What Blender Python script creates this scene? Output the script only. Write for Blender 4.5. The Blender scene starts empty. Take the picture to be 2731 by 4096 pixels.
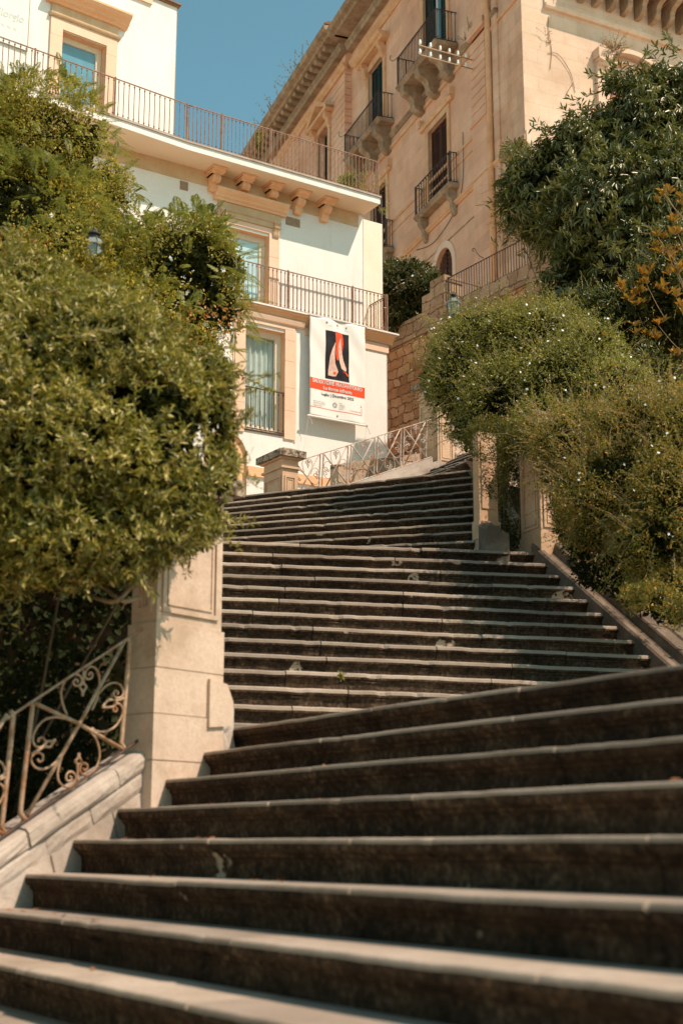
import bpy, math, random
import numpy as np
from math import sin, cos, radians, pi, sqrt, atan2, hypot
from mathutils import Vector, Matrix
random.seed(7); RNG = np.random.default_rng(11)
S = bpy.context.scene
COL = S.collection
# ---------------------------------------------------------------- camera model
FPX, TILT, CX, CY = 5689.0, radians(13.18), 1365.5, 2048.0   # focal length in photo pixels, upward tilt
def ray(x, y):
    u = (x-CX)/FPX; v = (CY-y)/FPX
    d = cos(TILT)-v*sin(TILT)
    return u/d, (sin(TILT)+v*cos(TILT))/d
def at(x, y, Y):
    a, b = ray(x, y); return Vector((a*Y, Y, b*Y))
class Fr:
    """vertical reference plane: s along it, o outward from it, z up"""
    def __init__(f, O, h):
        h = radians(h); f.h = h; f.O = (O[0], O[1]); f.a = (sin(h), cos(h)); f.n = (cos(h), -sin(h))
    def pt(f, s, o, z): return (f.O[0]+f.a[0]*s+f.n[0]*o, f.O[1]+f.a[1]*s+f.n[1]*o, z)
    def pix(f, x, y, o=0.0):
        r, e = ray(x, y); ox = f.O[0]+f.n[0]*o; oy = f.O[1]+f.n[1]*o
        t = (ox-r*oy)/(r*f.a[1]-f.a[0]); return t, e*(oy+f.a[1]*t)
# ---------------------------------------------------------------- objects
WL = {}
def reg(o, loc):
    WL[o.name] = Vector(loc)
def thing(name, label, cat, loc, group=None, kind=None):
    o = bpy.data.objects.new(name, None); COL.objects.link(o)
    o.empty_display_size = .1; o.location = loc; reg(o, loc)
    o['label'] = label; o['category'] = cat
    if group: o['group'] = group
    if kind: o['kind'] = kind
    return o
def tag(o, label, cat, group=None, kind=None):
    o['label'] = label; o['category'] = cat
    if group: o['group'] = group
    if kind: o['kind'] = kind
    return o
def link(name, me, parent=None, label=None, origin=None):
    o = bpy.data.objects.new(name, me); COL.objects.link(o)
    if parent is not None:
        o.parent = parent; reg(o, WL[parent.name])
    else:
        o.location = origin or (0, 0, 0); reg(o, origin or (0, 0, 0))
    if label: o['label'] = label
    return o
def copy_tree(o, parent=None, label=None, loc=None):
    c = o.copy(); COL.objects.link(c)
    if parent is not None: c.parent = parent
    if loc is not None: c.location = loc
    if label: c['label'] = label
    reg(c, WL[o.name])
    for ch in list(o.children): copy_tree(ch, c)
    return c
class MB:
    def __init__(m): m.v = []; m.f = []; m.mi = []
    def add(m, vs, fs, mi=0):
        b = len(m.v); m.v += [tuple(p) for p in vs]
        for f in fs: m.f.append([i+b for i in f]); m.mi.append(mi)
        return m
    def box(m, fr, s0, s1, o0, o1, z0, z1, mi=0, dz=0.0):
        p = [fr.pt(s, o, z+(dz if s == s1 else 0)) for s in (s0, s1) for o in (o0, o1) for z in (z0, z1)]
        return m.add(p, [(0,1,3,2),(4,6,7,5),(0,4,5,1),(2,3,7,6),(0,2,6,4),(1,5,7,3)], mi)
    def prism(m, fr, prof, s0, s1, mi=0, dz=0.0, mitre0=0.0, mitre1=0.0):
        """profile [(o,z)] swept along s; dz lifts the far end; mitre slides the end by that share of o"""
        n = len(prof)
        a = [fr.pt(s0-mitre0*o, o, z) for o, z in prof]; b = [fr.pt(s1+mitre1*o, o, z+dz) for o, z in prof]
        fs = [(i, (i+1) % n, n+(i+1) % n, n+i) for i in range(n)]
        return m.add(a+b, fs+[tuple(range(n-1, -1, -1)), tuple(range(n, 2*n))], mi)
    def slabpoly(m, pts, z0, z1, mi=0):
        n = len(pts)
        a = [(x, y, z0) for x, y in pts]; b = [(x, y, z1) for x, y in pts]
        fs = [(i, (i+1) % n, n+(i+1) % n, n+i) for i in range(n)]
        return m.add(a+b, fs+[tuple(range(n-1, -1, -1)), tuple(range(n, 2*n))], mi)
    def face(m, fr, poly, o0, o1, mi=0):
        """outline [(s,z)] on the plane given thickness o0..o1"""
        n = len(poly)
        a = [fr.pt(s, o0, z) for s, z in poly]; b = [fr.pt(s, o1, z) for s, z in poly]
        fs = [(i, (i+1) % n, n+(i+1) % n, n+i) for i in range(n)]
        return m.add(a+b, fs+[tuple(range(n-1, -1, -1)), tuple(range(n, 2*n))], mi)
    def tube(m, path, r, n=6, mi=0, flat=None):
        P = [Vector(p) for p in path]; k = len(P)
        if k < 2: return m
        rr = r if isinstance(r, (list, tuple)) else [r]*k
        up = Vector((0.31, 0.17, 0.93)); vs = []
        for i, p in enumerate(P):
            t = (P[min(i+1, k-1)]-P[max(i-1, 0)])
            if t.length < 1e-9: t = Vector((0, 0, 1))
            t.normalize()
            x = t.cross(up)
            if x.length < .05: x = t.cross(Vector((1, 0, 0)))
            x.normalize(); y = x.cross(t).normalized(); up = y
            for j in range(n):
                a = 2*pi*j/n; vs.append(p+x*(cos(a)*rr[i])+y*(sin(a)*rr[i]))
        fs = [(i*n+j, i*n+(j+1) % n, (i+1)*n+(j+1) % n, (i+1)*n+j) for i in range(k-1) for j in range(n)]
        fs += [tuple(range(n-1, -1, -1)), tuple((k-1)*n+j for j in range(n))]
        return m.add(vs, fs, mi)
    def lathe(m, c, prof, n=12, mi=0, ph=0.0):
        vs = []; k = len(prof)
        for r, z in prof:
            for j in range(n):
                a = 2*pi*j/n+ph; vs.append((c[0]+r*cos(a), c[1]+r*sin(a), c[2]+z))
        fs = [(i*n+j, i*n+(j+1) % n, (i+1)*n+(j+1) % n, (i+1)*n+j) for i in range(k-1) for j in range(n)]
        fs += [tuple(range(n-1, -1, -1)), tuple((k-1)*n+j for j in range(n))]
        return m.add(vs, fs, mi)
    def wall(m, fr, s0, s1, z0, z1, holes=(), o=0.0, deep=.25, mi=0):
        """front sheet with rectangular openings and their reveals"""
        ss = sorted({s0, s1, *[h[0] for h in holes], *[h[1] for h in holes]}); zz = sorted({z0, z1, *[h[2] for h in holes], *[h[3] for h in holes]})
        for i in range(len(ss)-1):
            for j in range(len(zz)-1):
                sc = (ss[i]+ss[i+1])/2; zc = (zz[j]+zz[j+1])/2
                if any(h[0] < sc < h[1] and h[2] < zc < h[3] for h in holes): continue
                m.add([fr.pt(ss[i], o, zz[j]), fr.pt(ss[i+1], o, zz[j]), fr.pt(ss[i+1], o, zz[j+1]), fr.pt(ss[i], o, zz[j+1])], [(0,1,2,3)], mi)
        for a, b, c, d in holes:
            q = [(a, c), (b, c), (b, d), (a, d)]
            for i in range(4):
                p, r = q[i], q[(i+1) % 4]
                m.add([fr.pt(p[0], o, p[1]), fr.pt(r[0], o, r[1]), fr.pt(r[0], o-deep, r[1]), fr.pt(p[0], o-deep, p[1])], [(0,1,2,3)], mi)
        return m
    def mesh(m, name, mats, w, smooth=False):
        me = bpy.data.meshes.new(name)
        me.from_pydata([(x-w[0], y-w[1], z-w[2]) for x, y, z in m.v], [], m.f)
        for q in (mats if isinstance(mats, (list, tuple)) else [mats]): me.materials.append(q)
        me.polygons.foreach_set('material_index', m.mi)
        if smooth: me.polygons.foreach_set('use_smooth', [True]*len(m.f))
        me.update(); return me
    def build(m, name, mats, parent=None, label=None, smooth=False, origin=None):
        w = WL[parent.name] if parent is not None else Vector(origin or (0, 0, 0))
        return link(name, m.mesh(name, mats, w, smooth), parent, label, origin)
def fixnormals(o):
    import bmesh
    b = bmesh.new(); b.from_mesh(o.data); bmesh.ops.recalc_face_normals(b, faces=b.faces); b.to_mesh(o.data); b.free()
def catmull(pts, k=5):
    P = [np.array(p, float) for p in pts]; out = []
    for i in range(len(P)-1):
        a = P[max(i-1, 0)]; b = P[i]; c = P[i+1]; d = P[min(i+2, len(P)-1)]
        for j in range(k):
            t = j/k
            out.append(.5*((2*b)+(-a+c)*t+(2*a-5*b+4*c-d)*t*t+(-a+3*b-3*c+d)*t**3))
    out.append(P[-1]); return [tuple(p) for p in out]
# ---------------------------------------------------------------- materials
def C(c): return (c[0], c[1], c[2], 1.0)
class NT:
    def __init__(s, name):
        s.m = bpy.data.materials.new(name); s.m.use_nodes = True; s.t = s.m.node_tree; s.t.nodes.clear()
        s.out = s.n('ShaderNodeOutputMaterial'); s.geo = s.n('ShaderNodeNewGeometry'); s.pos = s.geo.outputs['Position']
    def n(s, t, **kw):
        x = s.t.nodes.new(t)
        for k, v in kw.items(): setattr(x, k, v)
        return x
    def l(s, a, b): s.t.links.new(a, b)
    def noise(s, scale, detail=4, rough=.6, vec=None, dist=0.0):
        x = s.n('ShaderNodeTexNoise'); x.inputs['Scale'].default_value = scale; x.inputs['Detail'].default_value = detail
        x.inputs['Roughness'].default_value = rough; x.inputs['Distortion'].default_value = dist
        s.l(vec or s.pos, x.inputs['Vector']); return x.outputs['Fac']
    def ramp(s, fac, stops):
        x = s.n('ShaderNodeValToRGB'); e = x.color_ramp.elements
        e[0].position = stops[0][0]; e[0].color = C(stops[0][1]); e[1].position = stops[-1][0]; e[1].color = C(stops[-1][1])
        for p, c in stops[1:-1]:
            q = e.new(p); q.color = C(c)
        s.l(fac, x.inputs['Fac']); return x.outputs['Color']
    def mix(s, fac, a, b, mode='MIX'):
        x = s.n('ShaderNodeMix'); x.data_type = 'RGBA'; x.blend_type = mode
        for i, v in ((0, fac), (6, a), (7, b)):
            if isinstance(v, (int, float)): x.inputs[i].default_value = v
            elif isinstance(v, tuple): x.inputs[i].default_value = C(v)
            else: s.l(v, x.inputs[i])
        return x.outputs[2]
    def math(s, op, a, b=0.0, clamp=False):
        x = s.n('ShaderNodeMath', operation=op); x.use_clamp = clamp
        for i, v in enumerate((a, b)):
            if isinstance(v, (int, float)): x.inputs[i].default_value = v
            else: s.l(v, x.inputs[i])
        return x.outputs[0]
    def step(s, fac, a, b):
        x = s.n('ShaderNodeMapRange'); x.inputs['From Min'].default_value = a; x.inputs['From Max'].default_value = b
        s.l(fac, x.inputs['Value']); return x.outputs[0]
    def stretch(s, sc):
        x = s.n('ShaderNodeMapping'); x.inputs['Scale'].default_value = sc; s.l(s.pos, x.inputs['Vector']); return x.outputs[0]
    def facade(s, heading):
        """(distance along a wall of that heading, height, 0)"""
        x = s.n('ShaderNodeMapping'); x.inputs['Rotation'].default_value = (0, 0, radians(heading-90)); s.l(s.pos, x.inputs['Vector'])
        a = s.n('ShaderNodeSeparateXYZ'); s.l(x.outputs[0], a.inputs[0]); c = s.n('ShaderNodeCombineXYZ')
        s.l(a.outputs[0], c.inputs[0]); s.l(a.outputs[2], c.inputs[1]); return c.outputs[0]
    def bsdf(s, col, rough=.85, bump=None, strength=.3, dist=.02, spec=.25, metal=0.0):
        x = s.n('ShaderNodeBsdfPrincipled'); x.inputs['Roughness'].default_value = rough
        x.inputs['Specular IOR Level'].default_value = spec; x.inputs['Metallic'].default_value = metal
        if isinstance(col, tuple): x.inputs['Base Color'].default_value = C(col)
        else: s.l(col, x.inputs['Base Color'])
        if bump is not None:
            b = s.n('ShaderNodeBump'); b.inputs['Strength'].default_value = strength; b.inputs['Distance'].default_value = dist
            s.l(bump, b.inputs['Height']); s.l(b.outputs[0], x.inputs['Normal'])
        s.l(x.outputs[0], s.out.inputs[0]); return s.m
def stone(name, lo, mid, hi, scale=2.0, grit=40.0, streak=.0, streakcol=(.12,.08,.05), bump=.35, rough=.9, blocks=None, jointcol=None, tone=False, wear=0.0, wearcol=(.2,.15,.1)):
    k = NT(name)
    n1 = k.noise(scale, 5, .65); n2 = k.noise(grit, 3, .7); n3 = k.noise(scale*.31, 3, .5)
    f = k.math('ADD', k.math('MULTIPLY', n1, .65), k.math('MULTIPLY', n3, .35))
    col = k.ramp(f, [(.3, lo), (.5, mid), (.7, hi)])
    col = k.mix(.35, col, k.ramp(n2, [(.3, tuple(.55*v for v in mid)), (.6, tuple(min(1, 1.15*v) for v in mid))]), 'MULTIPLY') if False else k.mix(k.math('MULTIPLY', k.step(n2, .42, .7), .35), col, tuple(.6*v for v in mid))
    h = k.math('ADD', k.math('MULTIPLY', n1, .6), k.math('MULTIPLY', n2, .4))
    if blocks:
        head, bw, bh, mort, amt = blocks
        b = k.n('ShaderNodeTexBrick'); k.l(k.facade(head), b.inputs['Vector'])
        b.inputs['Scale'].default_value = 1.0; b.inputs['Brick Width'].default_value = bw; b.inputs['Row Height'].default_value = bh
        b.inputs['Mortar Size'].default_value = mort; b.inputs['Mortar Smooth'].default_value = .3; b.inputs['Bias'].default_value = 0
        b.inputs['Color1'].default_value = (.72, .72, .72, 1); b.inputs['Color2'].default_value = (1.12, 1.1, 1.06, 1); b.inputs['Mortar'].default_value = (1, 1, 1, 1)
        col = k.mix(amt, col, b.outputs['Color'], 'MULTIPLY')
        col = k.mix(k.math('MULTIPLY', b.outputs['Fac'], .8 if jointcol else .4), col, jointcol or tuple(.55*v for v in lo))
        h = k.math('SUBTRACT', h, k.math('MULTIPLY', b.outputs['Fac'], 1.2))
    if streak:
        ns = k.noise(1.0, 5, .7, k.stretch((3.5, 3.5, .35))); col = k.mix(k.math('MULTIPLY', k.step(ns, .52, .75), streak), col, streakcol)
    if wear:
        n6 = k.noise(1.3, 6, .7, None, .6); n7 = k.noise(7, 5, .75)
        col = k.mix(k.math('MULTIPLY', k.step(k.math('ADD', k.math('MULTIPLY', n6, .6), k.math('MULTIPLY', n7, .4)), .5, .62), wear), col, wearcol)
    if tone:
        at_ = k.n('ShaderNodeAttribute', attribute_name='tone'); vm = k.n('ShaderNodeVectorMath', operation='SCALE'); k.l(col, vm.inputs[0]); k.l(at_.outputs['Fac'], vm.inputs['Scale']); col = vm.outputs[0]
    return k.bsdf(col, rough, h, bump, .012)
def leafmat(name, stops, trans=.45, rough=.5, spec=.2, tcol=(.42, .42, .06)):
    if len(stops) > 2: stops = [(q, tuple(min(.7, v*f_) for v, f_ in zip(c, (1.5, 1.42, 1.0)))) for q, c in stops]
    k = NT(name); col = k.ramp(k.geo.outputs['Random Per Island'], stops)
    n1 = k.noise(1.6, 3, .6); col = k.mix(k.step(n1, .35, .7), col, k.mix(.45, col, (.04, .045, .012)))
    p = k.n('ShaderNodeBsdfPrincipled'); k.l(col, p.inputs['Base Color']); p.inputs['Roughness'].default_value = rough; p.inputs['Specular IOR Level'].default_value = spec
    t = k.n('ShaderNodeBsdfTranslucent'); k.l(k.mix(.5, col, tcol), t.inputs['Color'])
    x = k.n('ShaderNodeMixShader'); x.inputs[0].default_value = trans*.6; k.l(p.outputs[0], x.inputs[1]); k.l(t.outputs[0], x.inputs[2]); k.l(x.outputs[0], k.out.inputs[0])
    return k.m
def plain(name, col, rough=.6, spec=.3, metal=0.0, var=.25, scale=12.0):
    k = NT(name); n = k.noise(scale, 4, .6)
    return k.bsdf(k.ramp(n, [(.3, tuple(v*(1-var) for v in col)), (.7, tuple(min(1, v*(1+var)) for v in col))]), rough, n, .15, .004, spec, metal)
def iron(name, lo, hi, rust):
    k = NT(name); n = k.noise(9, 5, .7); n2 = k.noise(30, 4, .7)
    col = k.mix(k.step(n, .48, .62), k.ramp(n2, [(.35, lo), (.65, hi)]), rust)
    return k.bsdf(col, .6, n2, .3, .003, .35)
def glass(name, tint, rough=.06):
    k = NT(name); n = k.noise(.9, 3, .5, k.stretch((1, 1, .5)), 1.2)  # mottled tint paints soft reflections into the pane colour
    return k.bsdf(k.ramp(n, [(.36, tuple(.55*v for v in tint)), (.48, tint), (.62, tuple(min(1, 1.3*v) for v in tint))]), rough, None, 0, 0, .8)
M = {}
M['plaster'] = stone('white_plaster', (.74,.71,.66), (.80,.775,.735), (.84,.825,.795), .9, 55, .30, (.58,.47,.35), .25)
M['cream'] = stone('cream_plaster', (.73,.63,.50), (.80,.70,.575), (.83,.745,.63), .9, 55, .08, (.55,.42,.28), .16)
M['soffit'] = stone('soffit_plaster', (.80,.60,.42), (.84,.645,.46), (.86,.68,.50), .6, 45, .0, (.5,.4,.3), .12)
M['trim'] = stone('orange_limestone_trim', (.70,.385,.20), (.80,.465,.265), (.85,.56,.36), 2.2, 60, .2, (.42,.22,.11), .3)
M['trimpale'] = stone('pale_limestone_trim', (.72,.47,.33), (.80,.555,.41), (.84,.64,.50), 1.6, 60, .1, (.5,.33,.2), .3)
M['frieze'] = stone('tufa_frieze', (.50,.32,.17), (.60,.42,.26), (.68,.52,.36), 2.6, 55, .3, (.36,.2,.1), .3)
M['palazzo'] = stone('peach_palazzo_plaster', (.60,.30,.19), (.78,.445,.30), (.88,.63,.48), .55, 40, .42, (.50,.26,.13), .25, .9, (159.7, 1.1, .42, .006, .35))
M['palazzotrim'] = stone('ochre_palazzo_trim', (.52,.265,.13), (.68,.39,.22), (.78,.53,.36), 2.0, 45, .4, (.3,.17,.09), .35)
M['palazzogrey'] = stone('weathered_grey_stone', (.17,.115,.075), (.34,.235,.155), (.50,.38,.27), 3.5, 40, .5, (.08,.055,.04), .6)
M['palazzoblock'] = stone('sunlit_block_stone', (.54,.375,.27), (.66,.49,.375), (.77,.62,.51), 1.1, 45, .3, (.42,.29,.18), .45, .9, (63, .95, .43, .005, .22))
M['sidewall'] = stone('stained_end_wall', (.50,.265,.165), (.68,.40,.265), (.80,.56,.42), .9, 40, .5, (.38,.2,.11), .35, .9, (159.7, .9, .43, .008, .5))
M['rubble_unused'] = None #stone('dark_rubble_wall', (.20,.105,.05), (.34,.185,.095), (.46,.28,.16), 2.6, 24, .35, (.07,.04,.025), .9, .95, (146.2, .52, .33, .03, .9), (.045,.03,.02))
M['rubble_unused2'] = None #stone('pale_rubble_wall', (.34,.24,.16), (.48,.36,.25), (.60,.47,.35), 2.2, 22, .4, (.15,.1,.07), .9, .95, (57.5, .55, .36, .025, .6), (.16,.11,.075))
M['tread'] = stone('worn_limestone_tread', (.27,.205,.155), (.36,.285,.225), (.44,.36,.295), 2.4, 50, 0, (.1,.1,.1), .4, tone=True, wear=.45, wearcol=(.17,.125,.09))
M['coping'] = stone('pale_coping_stone', (.34,.275,.225), (.46,.385,.325), (.56,.485,.42), 1.9, 40, .2, (.22,.16,.11), .7, wear=.6, wearcol=(.23,.175,.13))
M['copingdark'] = stone('lichened_coping', (.07,.05,.036), (.15,.11,.08), (.27,.21,.16), 4.0, 34, .2, (.05,.04,.035), .6)
M['pillar'] = stone('pale_pillar_limestone', (.45,.325,.235), (.59,.45,.35), (.68,.55,.45), 1.7, 38, .25, (.30,.19,.11), .6, wear=.55, wearcol=(.34,.24,.165))
M['pillarwarm'] = stone('warm_lit_pillar_limestone', (.44,.27,.16), (.60,.395,.255), (.69,.505,.365), 1.7, 38, .25, (.30,.17,.09), .5, wear=.4, wearcol=(.40,.25,.15))  # orange cast of the light put into the limestone colour
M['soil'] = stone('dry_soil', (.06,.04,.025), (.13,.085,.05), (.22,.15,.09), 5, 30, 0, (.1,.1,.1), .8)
M['ground'] = stone('warm_bounce_paving', (.46,.35,.25), (.56,.44,.32), (.62,.50,.38), .6, 20, 0, (.1,.1,.1), .3)  # albedo raised and warmed so the unseen ground bounces fill light
def rubblemat(name, head, lo, mid, hi, joint, sx, sz):
    k = NT(name); f = k.facade(head)
    w = k.n('ShaderNodeVectorMath', operation='MULTIPLY_ADD'); nz = k.n('ShaderNodeTexNoise'); nz.inputs['Scale'].default_value = 3.3; nz.inputs['Detail'].default_value = 4; nz.inputs['Roughness'].default_value = .7; k.l(f, nz.inputs['Vector'])
    k.l(nz.outputs['Color'], w.inputs[0]); w.inputs[1].default_value = (.44, .24, 0); k.l(f, w.inputs[2])
    b = k.n('ShaderNodeTexBrick'); k.l(w.outputs[0], b.inputs['Vector']); b.offset = .37; b.squash = .62; b.squash_frequency = 3
    b.inputs['Scale'].default_value = 1; b.inputs['Brick Width'].default_value = sx; b.inputs['Row Height'].default_value = sz; b.inputs['Mortar Size'].default_value = .016; b.inputs['Mortar Smooth'].default_value = .6; b.inputs['Bias'].default_value = 0
    b.inputs['Color1'].default_value = (0, 0, 0, 1); b.inputs['Color2'].default_value = (1, 1, 1, 1); b.inputs['Mortar'].default_value = (.5, .5, .5, 1)
    n1 = k.noise(5, 5, .7); n2 = k.noise(26, 4, .7); n3 = k.noise(.7, 3, .6); sep = k.n('ShaderNodeSeparateColor'); k.l(b.outputs['Color'], sep.inputs[0])
    col = k.ramp(k.math('ADD', k.math('MULTIPLY', n1, .5), k.math('ADD', k.math('MULTIPLY', sep.outputs[0], .25), k.math('MULTIPLY', n3, .28))), [(.3, lo), (.5, mid), (.72, hi)])
    col = k.mix(k.math('MULTIPLY', k.step(n2, .45, .7), .4), col, tuple(.5*q for q in mid))
    jf = k.math('MULTIPLY', b.outputs['Fac'], k.step(n1, .3, .55), True)
    col = k.mix(k.math('MULTIPLY', jf, .85), col, joint)
    h = k.math('SUBTRACT', k.math('MULTIPLY', n1, .7), k.math('MULTIPLY', jf, .9))
    return k.bsdf(col, .95, h, 1.0, .04, .15)
M['rubble'] = rubblemat('dark_rubble_wall', 146.2, (.30,.155,.08), (.50,.27,.145), (.66,.42,.26), (.11,.06,.035), .46, .235)
M['rubblepale'] = rubblemat('pale_rubble_wall', 57.5, (.30,.20,.13), (.44,.31,.205), (.56,.42,.30), (.16,.11,.075), .5, .27)
M['rubbleterrace'] = rubblemat('terrace_rubble', 146.2, (.24,.15,.09), (.38,.255,.165), (.50,.36,.25), (.12,.08,.055), .5, .30)
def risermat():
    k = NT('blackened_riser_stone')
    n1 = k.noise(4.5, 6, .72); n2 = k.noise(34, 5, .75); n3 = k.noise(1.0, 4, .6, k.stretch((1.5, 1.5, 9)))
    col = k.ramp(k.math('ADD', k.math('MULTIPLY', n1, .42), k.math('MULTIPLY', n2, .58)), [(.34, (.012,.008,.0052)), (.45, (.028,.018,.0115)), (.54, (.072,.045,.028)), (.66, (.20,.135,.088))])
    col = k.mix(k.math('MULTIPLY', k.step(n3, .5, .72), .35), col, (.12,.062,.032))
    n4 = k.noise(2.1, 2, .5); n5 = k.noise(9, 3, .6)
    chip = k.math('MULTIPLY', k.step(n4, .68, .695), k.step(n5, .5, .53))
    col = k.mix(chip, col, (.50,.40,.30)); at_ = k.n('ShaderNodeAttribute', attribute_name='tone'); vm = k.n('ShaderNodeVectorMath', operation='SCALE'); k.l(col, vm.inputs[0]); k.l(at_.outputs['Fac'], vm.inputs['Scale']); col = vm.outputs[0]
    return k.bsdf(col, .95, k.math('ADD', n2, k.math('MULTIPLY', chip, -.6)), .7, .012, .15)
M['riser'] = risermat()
def capmat():
    k = NT('lichen_spotted_cap'); n = k.noise(14, 6, .75); n2 = k.noise(45, 4, .7)
    return k.bsdf(k.ramp(k.math('ADD', k.math('MULTIPLY', n, .6), k.math('MULTIPLY', n2, .4)), [(.36, (.02,.015,.012)), (.47, (.12,.085,.06)), (.55, (.42,.33,.25))]), .95, n2, .7, .01, .15)
M['cap'] = capmat()
M['irontan'] = iron('weathered_tan_iron', (.33,.205,.125), (.46,.315,.21), (.28,.13,.06))
M['ironrust'] = iron('rusty_pale_iron', (.36,.29,.24), (.52,.44,.38), (.33,.12,.05))
M['ironbrown'] = iron('rusted_brown_railing', (.20,.115,.075), (.32,.205,.145), (.22,.08,.035))
M['ironblack'] = iron('dark_railing_iron', (.03,.02,.016), (.07,.045,.035), (.10,.045,.025))
M['frame'] = plain('cream_window_frame', (.70,.60,.46), .5, .4, 0, .06)
M['framewhite'] = plain('white_window_frame', (.72,.70,.64), .5, .4, 0, .06)
M['glass'] = glass('pale_blue_window_glass', (.36,.53,.56))
def clearglass():
    k = NT('clear_window_glass'); t = k.n('ShaderNodeBsdfTransparent'); t.inputs['Color'].default_value = (.92, .97, .97, 1); g = k.n('ShaderNodeBsdfGlossy'); g.inputs['Roughness'].default_value = .04
    x = k.n('ShaderNodeMixShader'); x.inputs[0].default_value = .14; k.l(t.outputs[0], x.inputs[1]); k.l(g.outputs[0], x.inputs[2]); k.l(x.outputs[0], k.out.inputs[0]); return k.m
M['glassclear'] = clearglass()
M['glassdeep'] = glass('deep_blue_window_glass', (.085,.225,.30))
M['curtain'] = plain('white_curtain', (.80,.80,.76), .9, .1, 0, .08, 4)
M['dark'] = plain('dark_interior', (.012,.012,.012), .9, .1)
M['green'] = plain('dark_green_shutter', (.006,.028,.026), .6, .25, 0, .4)
M['brown'] = plain('weathered_brown_shutter', (.07,.026,.016), .75, .2, 0, .45)
M['redwood'] = plain('faded_red_shutter', (.23,.10,.07), .8, .2, 0, .35)
M['vent'] = plain('metal_vent', (.36,.25,.17), .6, .3, 0, .15)
M['banner'] = plain('white_banner_fabric', (.76,.76,.73), .7, .2, 0, .03, 3)
M['red'] = plain('red_print', (.80,.075,.022), .7, .2, 0, .05)
M['ink'] = plain('black_print', (.012,.012,.016), .7, .2, 0, .5, 9)
M['greyink'] = plain('grey_print', (.30,.30,.29), .7, .2, 0, .05)
M['whiteink'] = plain('white_print', (.82,.81,.77), .7, .2, 0, .02)
M['palepink'] = plain('pink_print', (.66,.44,.36), .7, .2, 0, .15, 20)
M['sign'] = plain('frosted_sign_panel', (.58,.63,.60), .35, .5, 0, .04, 2)
M['signtext'] = plain('pale_sign_lettering', (.47,.515,.485), .4, .5, 0, .03)
M['porcelain'] = plain('white_porcelain', (.72,.74,.72), .25, .6, 0, .05)
M['woodbeam'] = plain('weathered_pale_bracket', (.30,.20,.13), .8, .2, 0, .25)
M['roof'] = stone('old_roof_tiles', (.16,.085,.045), (.26,.14,.075), (.36,.22,.13), 4, 30, .2, (.08,.05,.03), .6)
M['lampmetal'] = plain('dark_lantern_metal', (.05,.045,.04), .45, .5, .3, .3)
M['lampglass'] = plain('dusty_lantern_glass', (.20,.23,.22), .25, .6, 0, .1)
M['bark'] = stone('grey_brown_bark', (.06,.042,.03), (.12,.085,.06), (.2,.15,.11), 6, 40, .3, (.03,.02,.015), .7)
M['stem'] = plain('pale_dry_stem', (.24,.17,.10), .85, .2, 0, .4, 6)
M['flower'] = plain('white_flower_petal', (.82,.82,.80), .7, .2, 0, .03)
M['dryleaf'] = plain('dry_orange_leaf', (.27,.11,.045), .8, .2, 0, .4, 30)
M['orangepaint'] = stone('apricot_painted_recess', (.70,.40,.21), (.76,.455,.25), (.79,.50,.29), .8, 50, .05, (.5,.3,.15), .15)
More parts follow.
